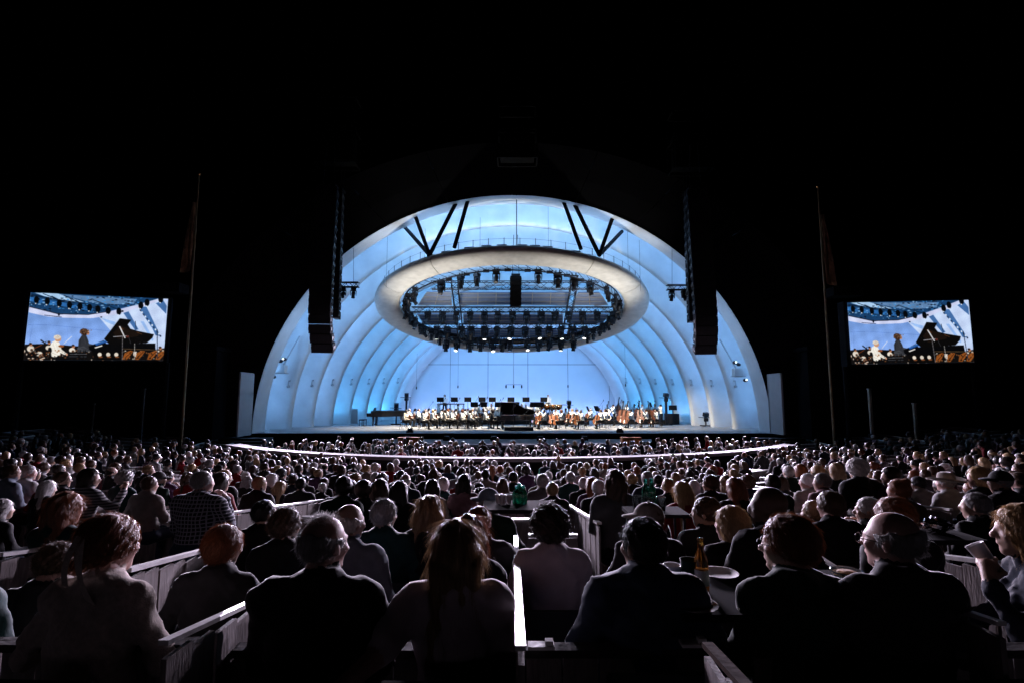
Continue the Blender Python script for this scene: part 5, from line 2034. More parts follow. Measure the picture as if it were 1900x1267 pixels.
# first and second violins, facing the piano (towards +x)
VI = [(754, 795, 'violin_b', 'bob', 'dark'), (762, 791, 'violin_a', 'short', 'grey'), (771, 788.5, 'violin_b', 'long_dark', 'black'),
      (788, 796, 'violin_b', 'bob', 'grey'), (792, 791, 'violin_a', 'short', 'brown'), (799, 789, 'violin_c', 'short', 'black'), (810, 790, 'violin_a', 'crop', 'dark'),
      (827, 795, 'violin_b', 'long_dark', 'dark'), (834, 790, 'violin_a', 'bob', 'auburn'), (838, 787.5, 'violin_c', 'short', 'brown'), (847, 790, 'violin_b', 'long_dark', 'black'),
      (861, 794, 'violin_a', 'bob', 'auburn'), (867, 791, 'violin_c', 'short', 'black'), (871, 788.5, 'violin_a', 'short', 'brown'), (879, 791, 'violin_a', 'crop', 'light'), (885, 789, 'violin_b', 'short', 'white'),
      (816, 786.5, 'violin_a', 'short', 'grey'), (780, 790.5, 'violin_c', 'short', 'brown'), (804, 794.5, 'violin_b', 'bob', 'blonde'), (842, 794.5, 'violin_a', 'crop', 'grey'), (874, 795, 'violin_b', 'long_dark', 'brown'), (892, 787, 'violin_a', 'short', 'dark'), (822, 790, 'violin_b', 'bob', 'black'), (853, 786.5, 'violin_c', 'short', 'dark')]
for i, (u, v, ps, hs, hc) in enumerate(VI):
    p = floor_pt(u, v)
    row = 'on the stage edge row' if v > 793 else ('in the second row of violins' if v > 789.5 else 'in the rear row of violins')
    musician(p.x - 0.15, p.y, R(-90 + rng.uniform(-14, 22)), ps, 'violin', hs, hc, 'jacket_white' if i % 7 != 0 else 'jacket_cream', where=' ' + row)
p = floor_pt(900, 794)
musician(p.x, p.y, R(-82), 'violin_a', 'violin', 'thick', 'white', where=' beside the piano bench')
musician(pc.x - 0.62, pc.y + 0.75, R(-88), 'piano', None, 'curly', 'dark', 'cloth_charcoal', label='curly dark haired pianist in a dark suit seated at the open grand')
# cellos on the right, facing the piano (towards -x)
for (u, v, ps, hs, hc) in ((1003, 792, 'cello_a', 'short', 'grey'), (1011, 795, 'cello_b', 'short', 'black'), (1034, 792.5, 'cello_a', 'crop', 'light'), (1043, 795, 'cello_b', 'bob', 'auburn'),
                           (1063, 790, 'cello_b', 'bob', 'blonde'), (1074, 792, 'cello_a', 'crop', 'light'), (1081, 795.5, 'cello_a', 'short', 'grey'), (1118, 794.5, 'cello_a', 'short', 'brown'), (1052, 787.5, 'cello_a', 'short', 'dark'), (1025, 788, 'cello_b', 'bob', 'brown'), (1098, 789.5, 'cello_b', 'short', 'grey'), (1125, 792, 'cello_b', 'bob', 'dark')):
    p = floor_pt(u, v)
    musician(p.x, p.y, R(84 + rng.uniform(-10, 24)), ps, 'cello', hs, hc, where=' in the %s' % ('stage edge row of cellos' if v > 793.5 else 'second row of cellos'))
for (u, v, ps, hs, hc) in ((1140, 789, 'bass_a', 'short', 'dark'), (1158, 786.5, 'bass_a', 'short', 'grey'), (1166, 790, 'bass_a', 'crop', 'brown'), (1174, 793, 'cello_a', 'short', 'black'), (1194, 787, 'bass_a', 'crop', 'light'),
                           (1202, 792, 'cello_a', 'short', 'brown'), (1220, 792, 'cello_b', 'short', 'dark'), (1228, 789, 'bass_a', 'short', 'black')):
    p = floor_pt(u, v)
    if ps == 'bass_a':
        sc = 0.94
    musician(p.x, p.y, R(78 + rng.uniform(-10, 20)), ps, 'bass', hs, hc, where=' among the double basses', sc=0.93 if ps == 'bass_a' else 1.0)
for (u, hs, hc) in ((1128, 'short', 'grey'), (1148, 'bob', 'brown'), (1163, 'crop', 'grey'), (1178, 'short', 'dark'), (1192, 'short', 'black'), (1205, 'crop', 'grey'), (1216, 'bob', 'blonde')):
    q = pix(u, 760, 45.0)
    musician(q.x, 45.0, R(120), 'wind', None, hs, hc, where=' behind the double basses')
# woodwinds and percussion behind the violins
for i, u in enumerate((884, 901, 912, 926, 938, 968, 976, 984, 998, 918, 930)):
    dd = 43.9 if i < 9 else 41.8
    q = pix(u, 752, dd)
    musician(q.x, dd, R(180 + rng.uniform(-20, 20)), 'wind', None, ('short', 'crop', 'bob')[i % 3], VH[i % 8], where=' behind the piano and violins' if i < 9 else ' between the violins and the riser')
for (u, dd, hs, hc, lb) in ((825, 47.9, 'bob', 'dark', 'dark haired percussionist in white standing at the keyboard percussion'), (1017, 47.2, 'crop', 'light', 'light haired timpanist in white standing behind the copper drums')):
    q = pix(u, 750, dd)
    musician(q.x, dd, R(180), 'stand', None, hs, hc, label=lb, sc=0.98)


# ================================================================== BOX PARTITIONS
def solve_d(u, v, h):
    d = 0.9
    while d < 25:
        p = pix(u, v, d)
        if p.z <= ground_z(p.x, p.y) + h:
            return p
        d += 0.02
    return p


PLM = {}


def partition(a, c, height, label, group=None, planks=True, rail_m='rail_paint', rail_w=0.07, th=0.03):
    """wall of upright boards with a flat cap rail, from a to c (points on top of the rail)"""
    a, c = Vector(a), Vector(c)
    root = empty('seat_box_divider', (a.x, a.y, a.z - height))
    tag(root, label, 'divider', group)
    t = c - a
    L = t.xy.length
    ang = math.atan2(t.y, t.x)
    slope = t.z / L
    M = Matrix.Rotation(ang, 4, 'Z')
    b = MB()
    b.M = M
    b.add([(s * 1.0, w, z) for s, w, z in ((0, -rail_w / 2, height - th), (0, rail_w / 2, height - th), (0, rail_w / 2, height), (0, -rail_w / 2, height))] +
          [(L, -rail_w / 2, height - th + t.z), (L, rail_w / 2, height - th + t.z), (L, rail_w / 2, height + t.z), (L, -rail_w / 2, height + t.z)],
          [(0, 1, 2, 3), (7, 6, 5, 4), (0, 4, 5, 1), (1, 5, 6, 2), (2, 6, 7, 3), (3, 7, 4, 0)])
    b.build('cap_rail', rail_m, root)
    n = max(1, round(L / 0.14))
    if planks:
        w = L / n
        for k in range(n):
            s = (k + 0.5) * w
            hh = height - 0.04 + slope * (s - w / 2 if slope < 0 else s - w / 2) - max(0, -slope) * w
            key = (round(w, 3), round(hh, 2))
            if key not in PLM:
                q = MB()
                q.box((0, 0, hh / 2), (w - 0.008, 0.02, hh))
                PLM[key] = q.mesh('plank', 'plank')
            o = link_mesh('plank', PLM[key], root)
            o.location = M @ Vector((s, (0.003 if k % 2 else -0.003), 0))
            o.rotation_euler = (0, 0, ang)
    else:
        q = MB()
        q.M = M
        for k in range(n):
            w = L / n
            s = (k + 0.5) * w
            hh = height - 0.04 + slope * s - abs(slope) * w / 2
            q.box((s, 0.004 if k % 2 else -0.004, hh / 2), (w + 0.002, 0.02, hh))
        tag(q.build('board_panel', 'plank', root), kind='stuff')
    return root


NEAR = [((0, 1025), (160, 1003), 'white railed board partition beside the bent over brown haired person'),
        ((370, 957), (600, 925), 'long board partition with bright rail beside the person in the plaid shirt'),
        ((236, 1053), (385, 1015), 'white railed partition behind the red haired woman with the ribbon'),
        ((303, 1187), (470, 1111), 'bright rail partition between the cream sweater and the auburn haired person'),
        ((966, 1197), (957, 992), 'bright straight rail between the long haired woman and the curly haired person'),
        ((1112, 968), (1056, 935), 'rail beside the long brown haired woman in the grey sweater'),
        ((1392, 1275), (1312, 1190), 'plain wood edged partition beside the denim jacket'),
        ((1765, 943), (1683, 934), 'board partition with bright rail behind the crumpled foil'),
        ((1600, 934), (1462, 911), 'board partition with pale rail beyond the two brown haired people'),
        ((1900, 1046), (1735, 1026), 'low partition beside the man with grey temples'),
        ((1858, 1152), (1790, 1130), 'short bright rail in front of the woman drinking'),
        ((1550, 1052), (1508, 1024), 'dark wooden rail next to the snack bowl table')]
for (q0, q1, lb) in NEAR:
    a, c = solve_d(*q0, 0.95), solve_d(*q1, 0.95)
    partition(a, c, 0.95 if 'plain' not in lb else 0.82, lb, rail_m='rail_paint' if 'wood' not in lb else 'rail_wood', rail_w=0.034 if min(a.y, c.y) < 2.4 else 0.05, th=0.016 if min(a.y, c.y) < 2.4 else 0.024)
for (q0, q1, lb, m) in (((800, 1198), (955, 1198), 'dark low back board of the box behind the long haired woman', 'board_dark'), ((975, 1198), (1310, 1194), 'dark low back board of the box behind the denim jacket', 'board_dark'),
                        ((-60, 1188), (420, 1188), 'dark low back board of the box behind the cream sweater', 'board_dark'), ((425, 1198), (796, 1198), 'dark low back board of the box behind the broad man in black', 'board_dark'),
                        ((1396, 1198), (1960, 1198), 'dark low back board of the box behind the bald man in glasses', 'board_dark'),
                        ((676, 1054), (792, 1052), 'short cross rail between the blue shirt and the long haired woman', 'rail_paint'), ((980, 990), (1072, 991), 'short cross rail in front of the curly haired person', 'rail_paint')):
    a, c = solve_d(*q0, 0.80), solve_d(*q1, 0.80)
    c.y = a.y
    c.z = a.z
    partition(a, c, 0.80, lb, rail_m=m)
# white plates painting the small lit bits of the dark-coloured box back rails
for (u, v, lb) in ((1004, 1190, 'short white plate painting a lit bit of rail beside the bright straight rail'), (1287, 1186, 'white plate painting a lit rail corner of the box behind the denim jacket')):
    p = solve_d(u, v + 7, 0.83)
    b = MB()
    b.box((0, 0, 0), (0.10, 0.05, 0.012))
    b.box((0.03, 0.0, 0.012), (0.03, 0.03, 0.02))
    o = b.build('lit_rail_bit', 'rail_paint')
    o.location = p
    tag(o, lb, 'latch')

# boxes further down, on arcs round the stage
def polar(dd, ang):
    r_ = 32 - dd
    return r_ * math.sin(ang), 32 - r_ * math.cos(ang)
def in_view(x, y, m=0.8):
    return y > 0.5 and abs(x) < y * 0.985 + m
zone = [(7.1, 8.4, 1.55), (8.4, 9.7, 1.55), (11.2, 12.5, 1.7), (12.5, 13.8, 1.7), (15.2, 16.5, 1.9), (16.5, 17.7, 1.9)]
for zi, (d0, d1, wd) in enumerate(zone):
    step = wd / (32 - d0)
    for k in range(-24, 25):
        a0, a1 = (k - 0.5) * step, (k + 0.5) * step
        x0, y0 = polar(d0, a0)
        x1, y1 = polar(d0, a1)
        x2, y2 = polar(d1 - 0.12, a0)
        if not in_view(x0, y0) or (y0 > 17.5 and abs(x0) < 13.5):
            continue
        zt = ground_z(x0, y0) + 0.78
        word = ('nearer', 'middle', 'far')[zi // 2]
        side = 'violin side' if x0 < -3 else ('cello side' if x0 > 3 else 'centre')
        if rng.random() < 0.62:
            partition((x0, y0, zt), (x1, y1, ground_z(x1, y1) + 0.78), 0.78, 'board box back with pale rail among the %s rows, %s' % (word, side), 'box backs %s %s' % (word, side), planks=zi < 2, rail_w=0.10)
        partition((x0, y0 + 0.02, zt), (x2, y2, ground_z(x2, y2) + 0.78), 0.78, 'board box side with pale rail among the %s rows, %s' % (word, side), 'box sides %s %s' % (word, side), planks=zi < 2, rail_w=0.08)

# ================================================================== SPECTATORS
def chair_thing(loc, rz, label):
    root = empty('folding_chair', loc, rz)
    tag(root, label, 'chair')
    for nm, c, s, rt in (('seat', (0, 0, 0.43), (0.44, 0.42, 0.03), (0, 0, 0)), ('backrest', (0, -0.24, 0.70), (0.44, 0.02, 0.20), (0.1, 0, 0))):
        b = MB()
        b.box(c, s, rt)
        b.build(nm, 'chair_canvas', root)
    for sx in (-1, 1):
        b = MB()
        b.tube([(sx * 0.22, 0.2, 0.0), (sx * 0.22, -0.2, 0.44), (sx * 0.22, -0.27, 0.80)], 0.012, 6)
        b.tube([(sx * 0.22, -0.22, 0.0), (sx * 0.22, 0.2, 0.44)], 0.012, 6)
        b.build('leg', 'black_metal', root)


# u, top v, distance, hair, hair colour, cloth, options
N = None
SEEN = [
    (212, 950, 1.95, 'updo', 'auburn', 'cream', dict(label='red haired woman with a ribbon in an updo and cream sweater', female=True, arms='wide', head=(0, 0, -0.25), ribbon=True, bulk=1.05, clothm='knit_cream')),
    (418, 972, 2.45, 'thick', 'auburn', 'charcoal', dict(label='short auburn haired person in a dark jacket beside the bright rail', head=(0, 0, -0.15))),
    (604, 955, 1.90, 'fringe', 'grey', 'black', dict(label='balding broad man in black with wisps of white hair', bulk=1.12, sw=0.20, wisps=True, skin='skin_pink', head=(0, 0, -0.5))),
    (845, 962, 1.92, 'long', 'light', 'pink', dict(label='woman with long straight light brown hair and pale short sleeves', female=True, arms='reach', sleeve=2, sw=0.172, clothm='blouse_pale')),
    (1190, 958, 2.05, 'short', 'black', 'denim', dict(label='black haired man in a quilted denim jacket', bulk=1.08, sw=0.19, quilt=0.010, head=(0, 0, 0.55), skin='skin_tan')),
    (1459, 953, 2.0, 'thick', 'auburn', 'green', dict(label='auburn haired person in a dark green jacket wearing glasses', head=(0, 0, 0.85), glasses=True, bulk=1.04, sw=0.18)),
    (1650, 948, 1.92, 'fringe', 'grey', 'charcoal', dict(label='bald man in a dark shirt with glasses beside the snack bowl', head=(0, 0, 0.60), bald=True, glasses=True, bulk=1.03, sw=0.183, skin='skin_pink')),
    (1893, 934, 2.2, 'bob', 'blonde', 'navy', dict(label='blonde woman in a navy top drinking from a plastic cup', female=True, arms='drink', face=1.15, cup=True, h=0.011)),
    (-52, 985, 2.15, 'short', 'dark', 'teal', dict(label='person in a teal top with shoulder showing beside the white railed partition', arms='wide', bulk=1.1)),
    (650, 934, 2.85, 'fringe', 'white', 'paleblue', dict(label='bald man in a pale blue shirt beside the broad man in black', head=(0, 0, -0.45), skin='skin_light', bulk=1.08, bald=True)),
    (714, 923, 3.4, 'short', 'grey', 'teal', dict(label='grey haired man in a dark teal sweater', bulk=1.1, head=(0, 0, -0.35))),
    (798, 918, 3.45, 'long_dark', 'light', 'black', dict(label='woman with light brown hair to her shoulders in black', female=True)),
    (889, 936, 3.15, 'crop', 'auburn', 'charcoal', dict(label='close cropped reddish haired person in a dark puffer jacket', quilt=0.016, head=(0, 0, -0.2))),
    (905, 903, 4.3, 'short', 'grey', 'green', dict(label='man in a pale blue baseball cap and dark green sweater', hat=('cap', 'cloth_paleblue'), head=(0, 0, 1.1), bulk=1.12)),
    (868, 953, 2.55, 'long', 'auburn', 'black', dict(label='woman with long red brown hair behind the long straight haired woman', female=True)),
    (1021, 936, 2.85, 'curly', 'dark', 'grey', dict(label='person with big curly dark hair in a light grey shirt', clothm='blouse_pale', head=(0, 0, -0.1))),
    (492, 925, 3.75, 'crop', 'black', 'black', dict(label='black haired man in black before the long board partition', head=(0, 0, -0.5))),
    (532, 943, 3.15, 'messy', 'brown', 'black', dict(label='person with messy brown hair in a black top', head=(0, 0, -0.4))),
    (108, 1012, 2.75, 'messy', 'brown', 'charcoal', dict(label='brown haired person bent over resting a hand by the face', head=(-0.35, 0, -0.7), arms='chin_r', lean=0.35, free=True)),
    (1200, 929, 3.3, 'short', 'brown', 'black', dict(label='man in a tan baseball cap with the peak turned aside', hat=('cap', 'cloth_cream'), head=(0, 0, 1.2))),
    (1308, 920, 3.55, 'short', 'brown', 'charcoal', dict(label='brown haired man in a dark jacket with collar turned to the side', head=(0, 0, 0.95))),
    (1354, 938, 3.1, 'bob', 'blonde', 'black', dict(label='woman with golden bobbed hair in black beside the beer bottle', female=True, head=(0, 0, 0.7))),
    (1424, 902, 2.9, 'crop', 'black', 'black', dict(label='dark skinned man with a shaved head looking sideways', head=(0, 0, 1.1), skin='skin_deep', bald=True)),
    (1507, 927, 4.1, 'short', 'light', 'black', dict(label='light brown haired person leaning towards the bald man', head=(0, 0, 0.5))),
    (1538, 909, 3.9, 'thick', 'brown', 'black', dict(label='brown haired person in black beyond the snack bowl', head=(0, 0, 0.3))),
    (1608, 921, 4.1, 'short', 'white', 'black', dict(label='white haired person resting a hand against the chin', head=(0, 0, 0.95), arms='chin', h=0.012)),
    (1655, 920, 2.85, 'thick', 'auburn', 'black', dict(label='person with full dark red hair in front of the foil', head=(0, 0, 0.2))),
    (1665, 888, 4.9, 'bun', 'auburn', 'brown', dict(label='person with auburn hair in a curly bun', head=(0, 0, 0.5))),
    (1807, 911, 4.0, 'crop', 'grey', 'black', dict(label='man with short grey sides in a dark collarless top', head=(0, 0, 0.65))),
    (1142, 870, 4.9, 'long_dark', 'brown', 'grey', dict(label='woman with long brown hair in a loose grey sweater', female=True, bulk=1.15, sw=0.2)),
    (378, 872, 5.1, 'short', 'grey', 'plaid', dict(label='broad man in a plaid shirt holding a hand to his face', bulk=1.2, sw=0.22, arms='chin_r', head=(0, 0, -0.7), clothm='cloth_plaid')),
    (410, 876, 5.9, 'long_dark', 'dark', 'red', dict(label='dark haired woman in a bright red top', female=True, head=(0, 0, -0.5))),
    (483, 882, 6.6, 'short', 'light', 'black', dict(label='fair haired person in black near the end of the long rail', arms='wide', head=(0, 0, -0.4))),
    (126, 912, 3.5, 'long_dark', 'auburn', 'teal', dict(label='woman with long copper brown hair in teal', female=True, head=(0, 0, -0.2))),
    (6, 925, 5.0, 'bob', 'white', 'charcoal', dict(label='white haired woman in a dark coat at the end of the partition', female=True, head=(0, 0, -0.5))),
    (24, 861, 7.0, 'short', 'brown', 'paleblue', dict(label='man with glasses in a pale blue shirt beyond the white haired woman', head=(0, 0, -0.8), glasses=True)),
    (54, 861, 7.2, 'short', 'grey', 'white', dict(label='grey haired man in a white shirt with arms folded', arms='wide', head=(0, 0, -0.7))),
    (118, 873, 6.6, 'short', 'brown', 'black', dict(label='brown haired man with glasses in black turned to the stage', head=(0, 0, -1.0), glasses=True)),
    (168, 868, 6.0, 'long_dark', 'dark', 'striped', dict(label='dark haired person in a striped top holding up a cup', arms='phone', head=(0, 0, -1.0), clothm='cloth_striped')),
    (234, 872, 7.2, 'curly', 'grey', 'teal', dict(label='grey curly haired person in a teal sweater', head=(0, 0, -0.3))),
    (279, 882, 6.2, 'short', 'brown', 'cream', dict(label='brown haired man in a pale shirt leaning on the table', arms='wide', bulk=1.1, head=(0, 0, -0.3))),
    (296, 873, 7.3, 'short', 'grey', 'green', dict(label='person in a pale visor cap in profile', hat=('cap', 'cloth_grey'), head=(0, 0, -0.9))),
    (639, 882, 5.2, 'thick', 'black', 'green', dict(label='dark haired man in a dark green shirt, leftmost of the four dark heads')),
    (676, 888, 5.4, 'thick', 'dark', 'charcoal', dict(label='dark haired person in charcoal, second of the four dark heads')),
    (706, 887, 5.6, 'long_dark', 'dark', 'black', dict(label='woman with dark wavy hair, third of the four dark heads', female=True)),
    (742, 891, 5.3, 'long', 'black', 'black', dict(label='woman with long black hair, last of the four dark heads', female=True)),
    (753, 878, 7.4, 'fringe', 'white', 'navy', dict(label='balding white haired man in navy beside the purple panel', bald=True)),
    (802, 888, 6.2, 'long_dark', 'dark', 'white', dict(label='dark long haired woman in a white top', female=True)),
    (823, 884, 6.6, 'short', 'white', 'teal', dict(label='white haired man in a dark teal jacket')),
    (862, 879, 6.4, 'long_dark', 'black', 'pink', dict(label='black haired woman in a pale pink top', female=True)),
    (1024, 893, 6.3, 'short', 'light', 'black', dict(label='light brown haired person in black beside the green bottles')),
    (1006, 879, 7.2, 'messy', 'grey', 'grey', dict(label='grey haired man in a grey shirt turned aside', head=(0, 0, 0.4))),
    (1058, 873, 8.0, 'crop', 'grey', 'teal', dict(label='close cropped man in a teal t-shirt')),
    (1082, 884, 7.6, 'crop', 'white', 'black', dict(label='white cropped person in black beside the red haired woman')),
    (1110, 888, 6.0, 'short', 'white', 'black', dict(label='short white haired person in front of the red haired woman')),
    (1098, 884, 6.8, 'long_dark', 'auburn', 'purple', dict(label='woman with curly red hair in a plum top', female=True)),
    (1200, 873, 7.2, 'short', 'grey', 'navy', dict(label='grey haired man in a navy suit behind the green bottles and tumblers')),
    (1239, 886, 6.4, 'short', 'blonde', 'black', dict(label='short blonde haired person in black beside the tumblers')),
    (1264, 892, 5.2, 'long', 'blonde', 'red', dict(label='woman with long pale blonde hair in a red top', female=True)),
    (1317, 881, 6.4, 'messy', 'brown', 'black', dict(label='man with brown hair and glasses in black before the pale board wall', head=(0, 0, 0.8), glasses=True)),
    (1346, 881, 7.0, 'long_dark', 'light', 'purple', dict(label='woman with straight light hair before the pale board wall', female=True)),
    (1362, 885, 5.4, 'long_dark', 'auburn', 'black', dict(label='woman with long reddish brown hair in black before the pale board wall', female=True)),
    (1433, 878, 6.0, 'thick', 'dark', 'green', dict(label='dark haired man in dark green above the shaved head')),
    (1752, 872, 6.1, 'crop', 'grey', 'white', dict(label='person in a wide brimmed pale hat and white shirt', hat=('brim', 'cloth_cream'), head=(0, 0, 0.5), bulk=1.1)),
    (1588, 850, 6.3, 'curly', 'white', 'black', dict(label='tall person with fluffy white hair in black', bulk=1.15, sw=0.21, free=True)),
    (1651, 864, 6.2, 'thick', 'dark', 'purple', dict(label='dark haired woman in profile wearing plum', head=(0, 0, 1.15), female=True)),
    (1813, 865, 5.6, 'long_dark', 'blonde', 'black', dict(label='woman with long blonde hair in profile', head=(0, 0, 0.9), female=True)),
    (1853, 870, 5.3, 'short', 'grey', 'charcoal', dict(label='person in a grey cap and glasses beside the long blonde hair', hat=('cap', 'cloth_charcoal'), head=(0, 0, 0.9), glasses=True)),
    (1524, 876, 6.2, 'short', 'grey', 'pink', dict(label='grey haired man in profile before the fluffy white hair', head=(0, 0, 1.0))),
    (1497, 877, 6.6, 'short', 'white', 'cream', dict(label='white haired man in a cream top holding a glass', head=(0, 0, 0.7))),
    (1462, 862, 8.2, 'crop', 'white', 'green', dict(label='close cropped white haired man in dark green')),
    (1484, 860, 8.4, 'bob', 'auburn', 'navy', dict(label='red haired person in navy beside the cropped white head')),
    (1516, 862, 8.0, 'long_dark', 'blonde', 'black', dict(label='woman with straight blonde hair in the row behind the red haired person', female=True)),
    (1550, 858, 7.6, 'long_dark', 'light', 'black', dict(label='woman with two toned light hair', female=True)),
    (1890, 858, 7.5, 'short', 'brown', 'navy', dict(label='brown haired man in navy turned in profile at the far end', head=(0, 0, 1.0))),
]
GL = None
TAKEN = []


def glasses_mesh():
    b = MB()
    for sx in (-1, 1):
        b.tube([(sx * 0.033 + 0.026 * math.cos(a), 0.112, 0.002 + 0.02 * math.sin(a)) for a in [2 * math.pi * k / 12 for k in range(12)]], 0.0022, 5, closed=True)
        b.tube([(sx * 0.06, 0.11, 0.006), (sx * 0.079, 0.03, 0.008), (sx * 0.08, -0.015, 0.0)], 0.002, 5)
    b.tube([(-0.007, 0.114, 0.006), (0.007, 0.114, 0.006)], 0.002, 5)
    return b.mesh('glasses', 'black_gloss')


GLM = glasses_mesh()
for i, (u, v, d, hs, hc, cl, op) in enumerate(SEEN):
    d *= 1.15
    p = pix(u, v, d)
    g = ground_z(p.x, p.y)
    hat = op.get('hat')
    bald = op.get('bald') or hs == 'fringe'
    lean = op.get('lean', 0.04 + 0.05 * math.sin(i * 1.7))
    topz = 1.335 + (0.0 if not bald else -0.008) + (0.01 if hat else 0) + {'curly': 0.015, 'thick': 0.008, 'updo': 0.012}.get(hs, 0) - 0.15 * lean * 0.8
    if hat and hat[0] == 'brim':
        topz += 0.03
    sc = max(0.90, min(1.06, (p.z - g) / topz))
    rz = op.get('face', math.atan2(p.x, 32 - p.y) * 0.9)
    hd = list(op.get('head', (0, 0, 0.25 * math.sin(i * 2.3))))
    near = d < 5.0
    P = Pose(sw=op.get('sw', 0.158 if op.get('female') else 0.175), bulk=op.get('bulk', 0.92 if op.get('female') else 1.0), lean=lean, head=tuple(hd), arms=op.get('arms', ('lap', 'wide', 'lap')[i % 3]),
             sleeve=op.get('sleeve', 1), seed=i, female=op.get('female', False), wrinkle=op.get('wrinkle', 0.007), quilt=op.get('quilt', 0.0))
    mats = (op.get('skin', 'skin_light' if i % 3 else 'skin_pink'), op.get('clothm', 'cloth_' + cl), 'cloth_black' if i % 2 else 'cloth_denim', 'black_matte')
    hair = None if (op.get('bald') and hs == 'crop') else hs
    strands = 0
    if hair:
        strands = 7500 if d < 3.0 else (3200 if d < 4.2 else (1500 if d < 6.0 else 500))
        if hs in ('long', 'long_dark', 'bob'):
            strands = int(strands * 1.4)
        if hs == 'fringe':
            strands = int(strands * 0.35)
    dy = (0.035 + lean * 0.7) * sc
    off = Vector((-math.sin(rz) * dy, math.cos(rz) * dy, 0))
    loc = (p.x - off.x, p.y - off.y, p.z - topz * sc)
    o, HM = make_person('person', op['label'], P, mats, hair, hc, hat and hat[0], hat and hat[1], loc, rz, sc, h=op.get('h', 0.015 if d < 2.9 else (0.018 if near else 0.024)), strands=strands, hseed=i, hh=0.007 if near else 0.011)
    if op.get('glasses'):
        c = link_mesh('glasses', GLM, o)
        c.matrix_local = HM
    if op.get('ribbon'):
        b = MB()
        b.smooth = True
        b.grid([[(0.004 + 0.075 * f + s * (0.02 + 0.004 * math.sin(7 * f)), -0.128 - 0.03 * math.sin(3 * f) + 0.012 * f, 0.075 - 0.26 * f) for s in (-1, 1)] for f in [k / 10 for k in range(11)]])
        b.grid([[(-0.004 - 0.05 * f + s * 0.018, -0.13 - 0.025 * math.sin(3 * f), 0.075 - 0.20 * f) for s in (-1, 1)] for f in [k / 10 for k in range(11)]])
        c = b.build('ribbon', 'knit_cream', o)
        c.matrix_local = HM
    if op.get('wisps'):
        r_ = np.random.default_rng(5)
        th = r_.uniform(0, 2 * math.pi, 700)
        ph = r_.uniform(0.05, 0.75, 700)
        nrm = np.stack([np.cos(th) * np.sin(ph), np.sin(th) * np.sin(ph), np.cos(ph)], 1)
        base = np.array((0, -0.012, 0.035)) + nrm * np.array((0.075, 0.095, 0.085))
        dirs = nrm * 0.28 + np.stack([np.cos(th) * 0.8, np.full(700, -0.4), np.full(700, 0.1)], 1) + r_.normal(0, 0.3, (700, 3))
        dirs /= np.linalg.norm(dirs, axis=1)[:, None]
        sd = np.cross(dirs, r_.normal(0, 1, (700, 3)))
        sd /= np.linalg.norm(sd, axis=1)[:, None]
        ln = r_.uniform(0.010, 0.030, 700)[:, None]
        vs = np.stack([base - sd * 0.0006, base + sd * 0.0006, base + dirs * ln + sd * 0.0003, base + dirs * ln - sd * 0.0003], 1).reshape(-1, 3)
        me = fast_mesh('hair', vs, np.arange(2800).reshape(-1, 4), ['hair_white'])
        c = link_mesh('hair', me, o)
        c.matrix_local = HM
    if op.get('cup'):
        A = ARMS['drink'][0][2]
        lz = A[2] - 0.5
        lp = Vector((A[0] + 0.03, A[1] + lean * lz + 0.0, A[2] - 0.15 * lean * lz + 0.01)) * sc
        wp = Vector(loc) + Matrix.Rotation(rz, 3, 'Z') @ lp
        b = MB()
        b.smooth = True
        b.lathe([(0.028, -0.06), (0.030, -0.055), (0.040, 0.06), (0.042, 0.062), (0.037, 0.06), (0.027, -0.05)], 18)
        c = b.build('plastic_cup', 'plastic_cup')
        c.location = wp
        c.rotation_euler = (-0.5, 0.2, rz)
        tag(c, 'clear plastic cup held to the mouth of the blonde woman', 'cup')
    if near:
        chair_thing((loc[0], loc[1], loc[2]), rz, 'folding chair under the ' + ' '.join(op['label'].split()[:11]))
    TAKEN.append((p.x, p.y, 0.46 if d < 4 else 0.42))

# ------------------------------------------------------------------ the rest of the crowd on the terraces
CROWD_P = [Pose(seed=21, arms='lap', lean=0.02), Pose(seed=22, arms='wide', lean=0.08, head=(0, 0, 0.3)), Pose(seed=23, female=True, sw=0.165, bulk=0.92, head=(0, 0, -0.3)),
           Pose(seed=24, female=True, sw=0.168, bulk=0.95, lean=0.10, arms='wide'), Pose(seed=25, bulk=1.2, sw=0.21, lean=-0.02, head=(0, 0, -0.6)), Pose(seed=26, arms='chin', lean=0.14, head=(0, 0, 0.7)),
           Pose(seed=27, arms='chin_r', lean=0.10, head=(0, 0, -0.7)), Pose(seed=28, bulk=1.08, lean=0.05, head=(-0.15, 0.12, 0.15)), Pose(seed=29, female=True, sw=0.165, head=(0, -0.15, 0.8)), Pose(seed=30, bulk=1.1, sw=0.2, arms='wide', head=(0, 0.1, -0.2))]
STY_M = ['short', 'crop', 'short', 'thick', 'messy', 'short', 'thick', 'fringe', 'messy', 'crop']
STY_F = ['bob', 'long_dark', 'long', 'curly', 'bun', 'ponytail']
HCS = ['black', 'black', 'black', 'dark', 'dark', 'dark', 'brown', 'brown', 'brown', 'auburn', 'blonde', 'light', 'grey', 'white']
CLS = ['black'] * 7 + ['charcoal'] * 4 + ['navy'] * 3 + ['green', 'teal', 'brown', 'purple', 'denim', 'grey', 'grey', 'white', 'cream', 'paleblue', 'pink', 'striped', 'red']
HAIRW = {'short': 'short', 'crop': 'cropped', 'fringe': 'thinning', 'thick': 'thick', 'messy': 'messy', 'bob': 'bobbed', 'long_dark': 'long', 'long': 'very long', 'curly': 'curly', 'bun': 'tied up', 'ponytail': 'ponytailed'}
HCNAME = {'light': 'light brown', 'dark': 'dark brown'}
rows = []
k = int(5.4 / 0.65)
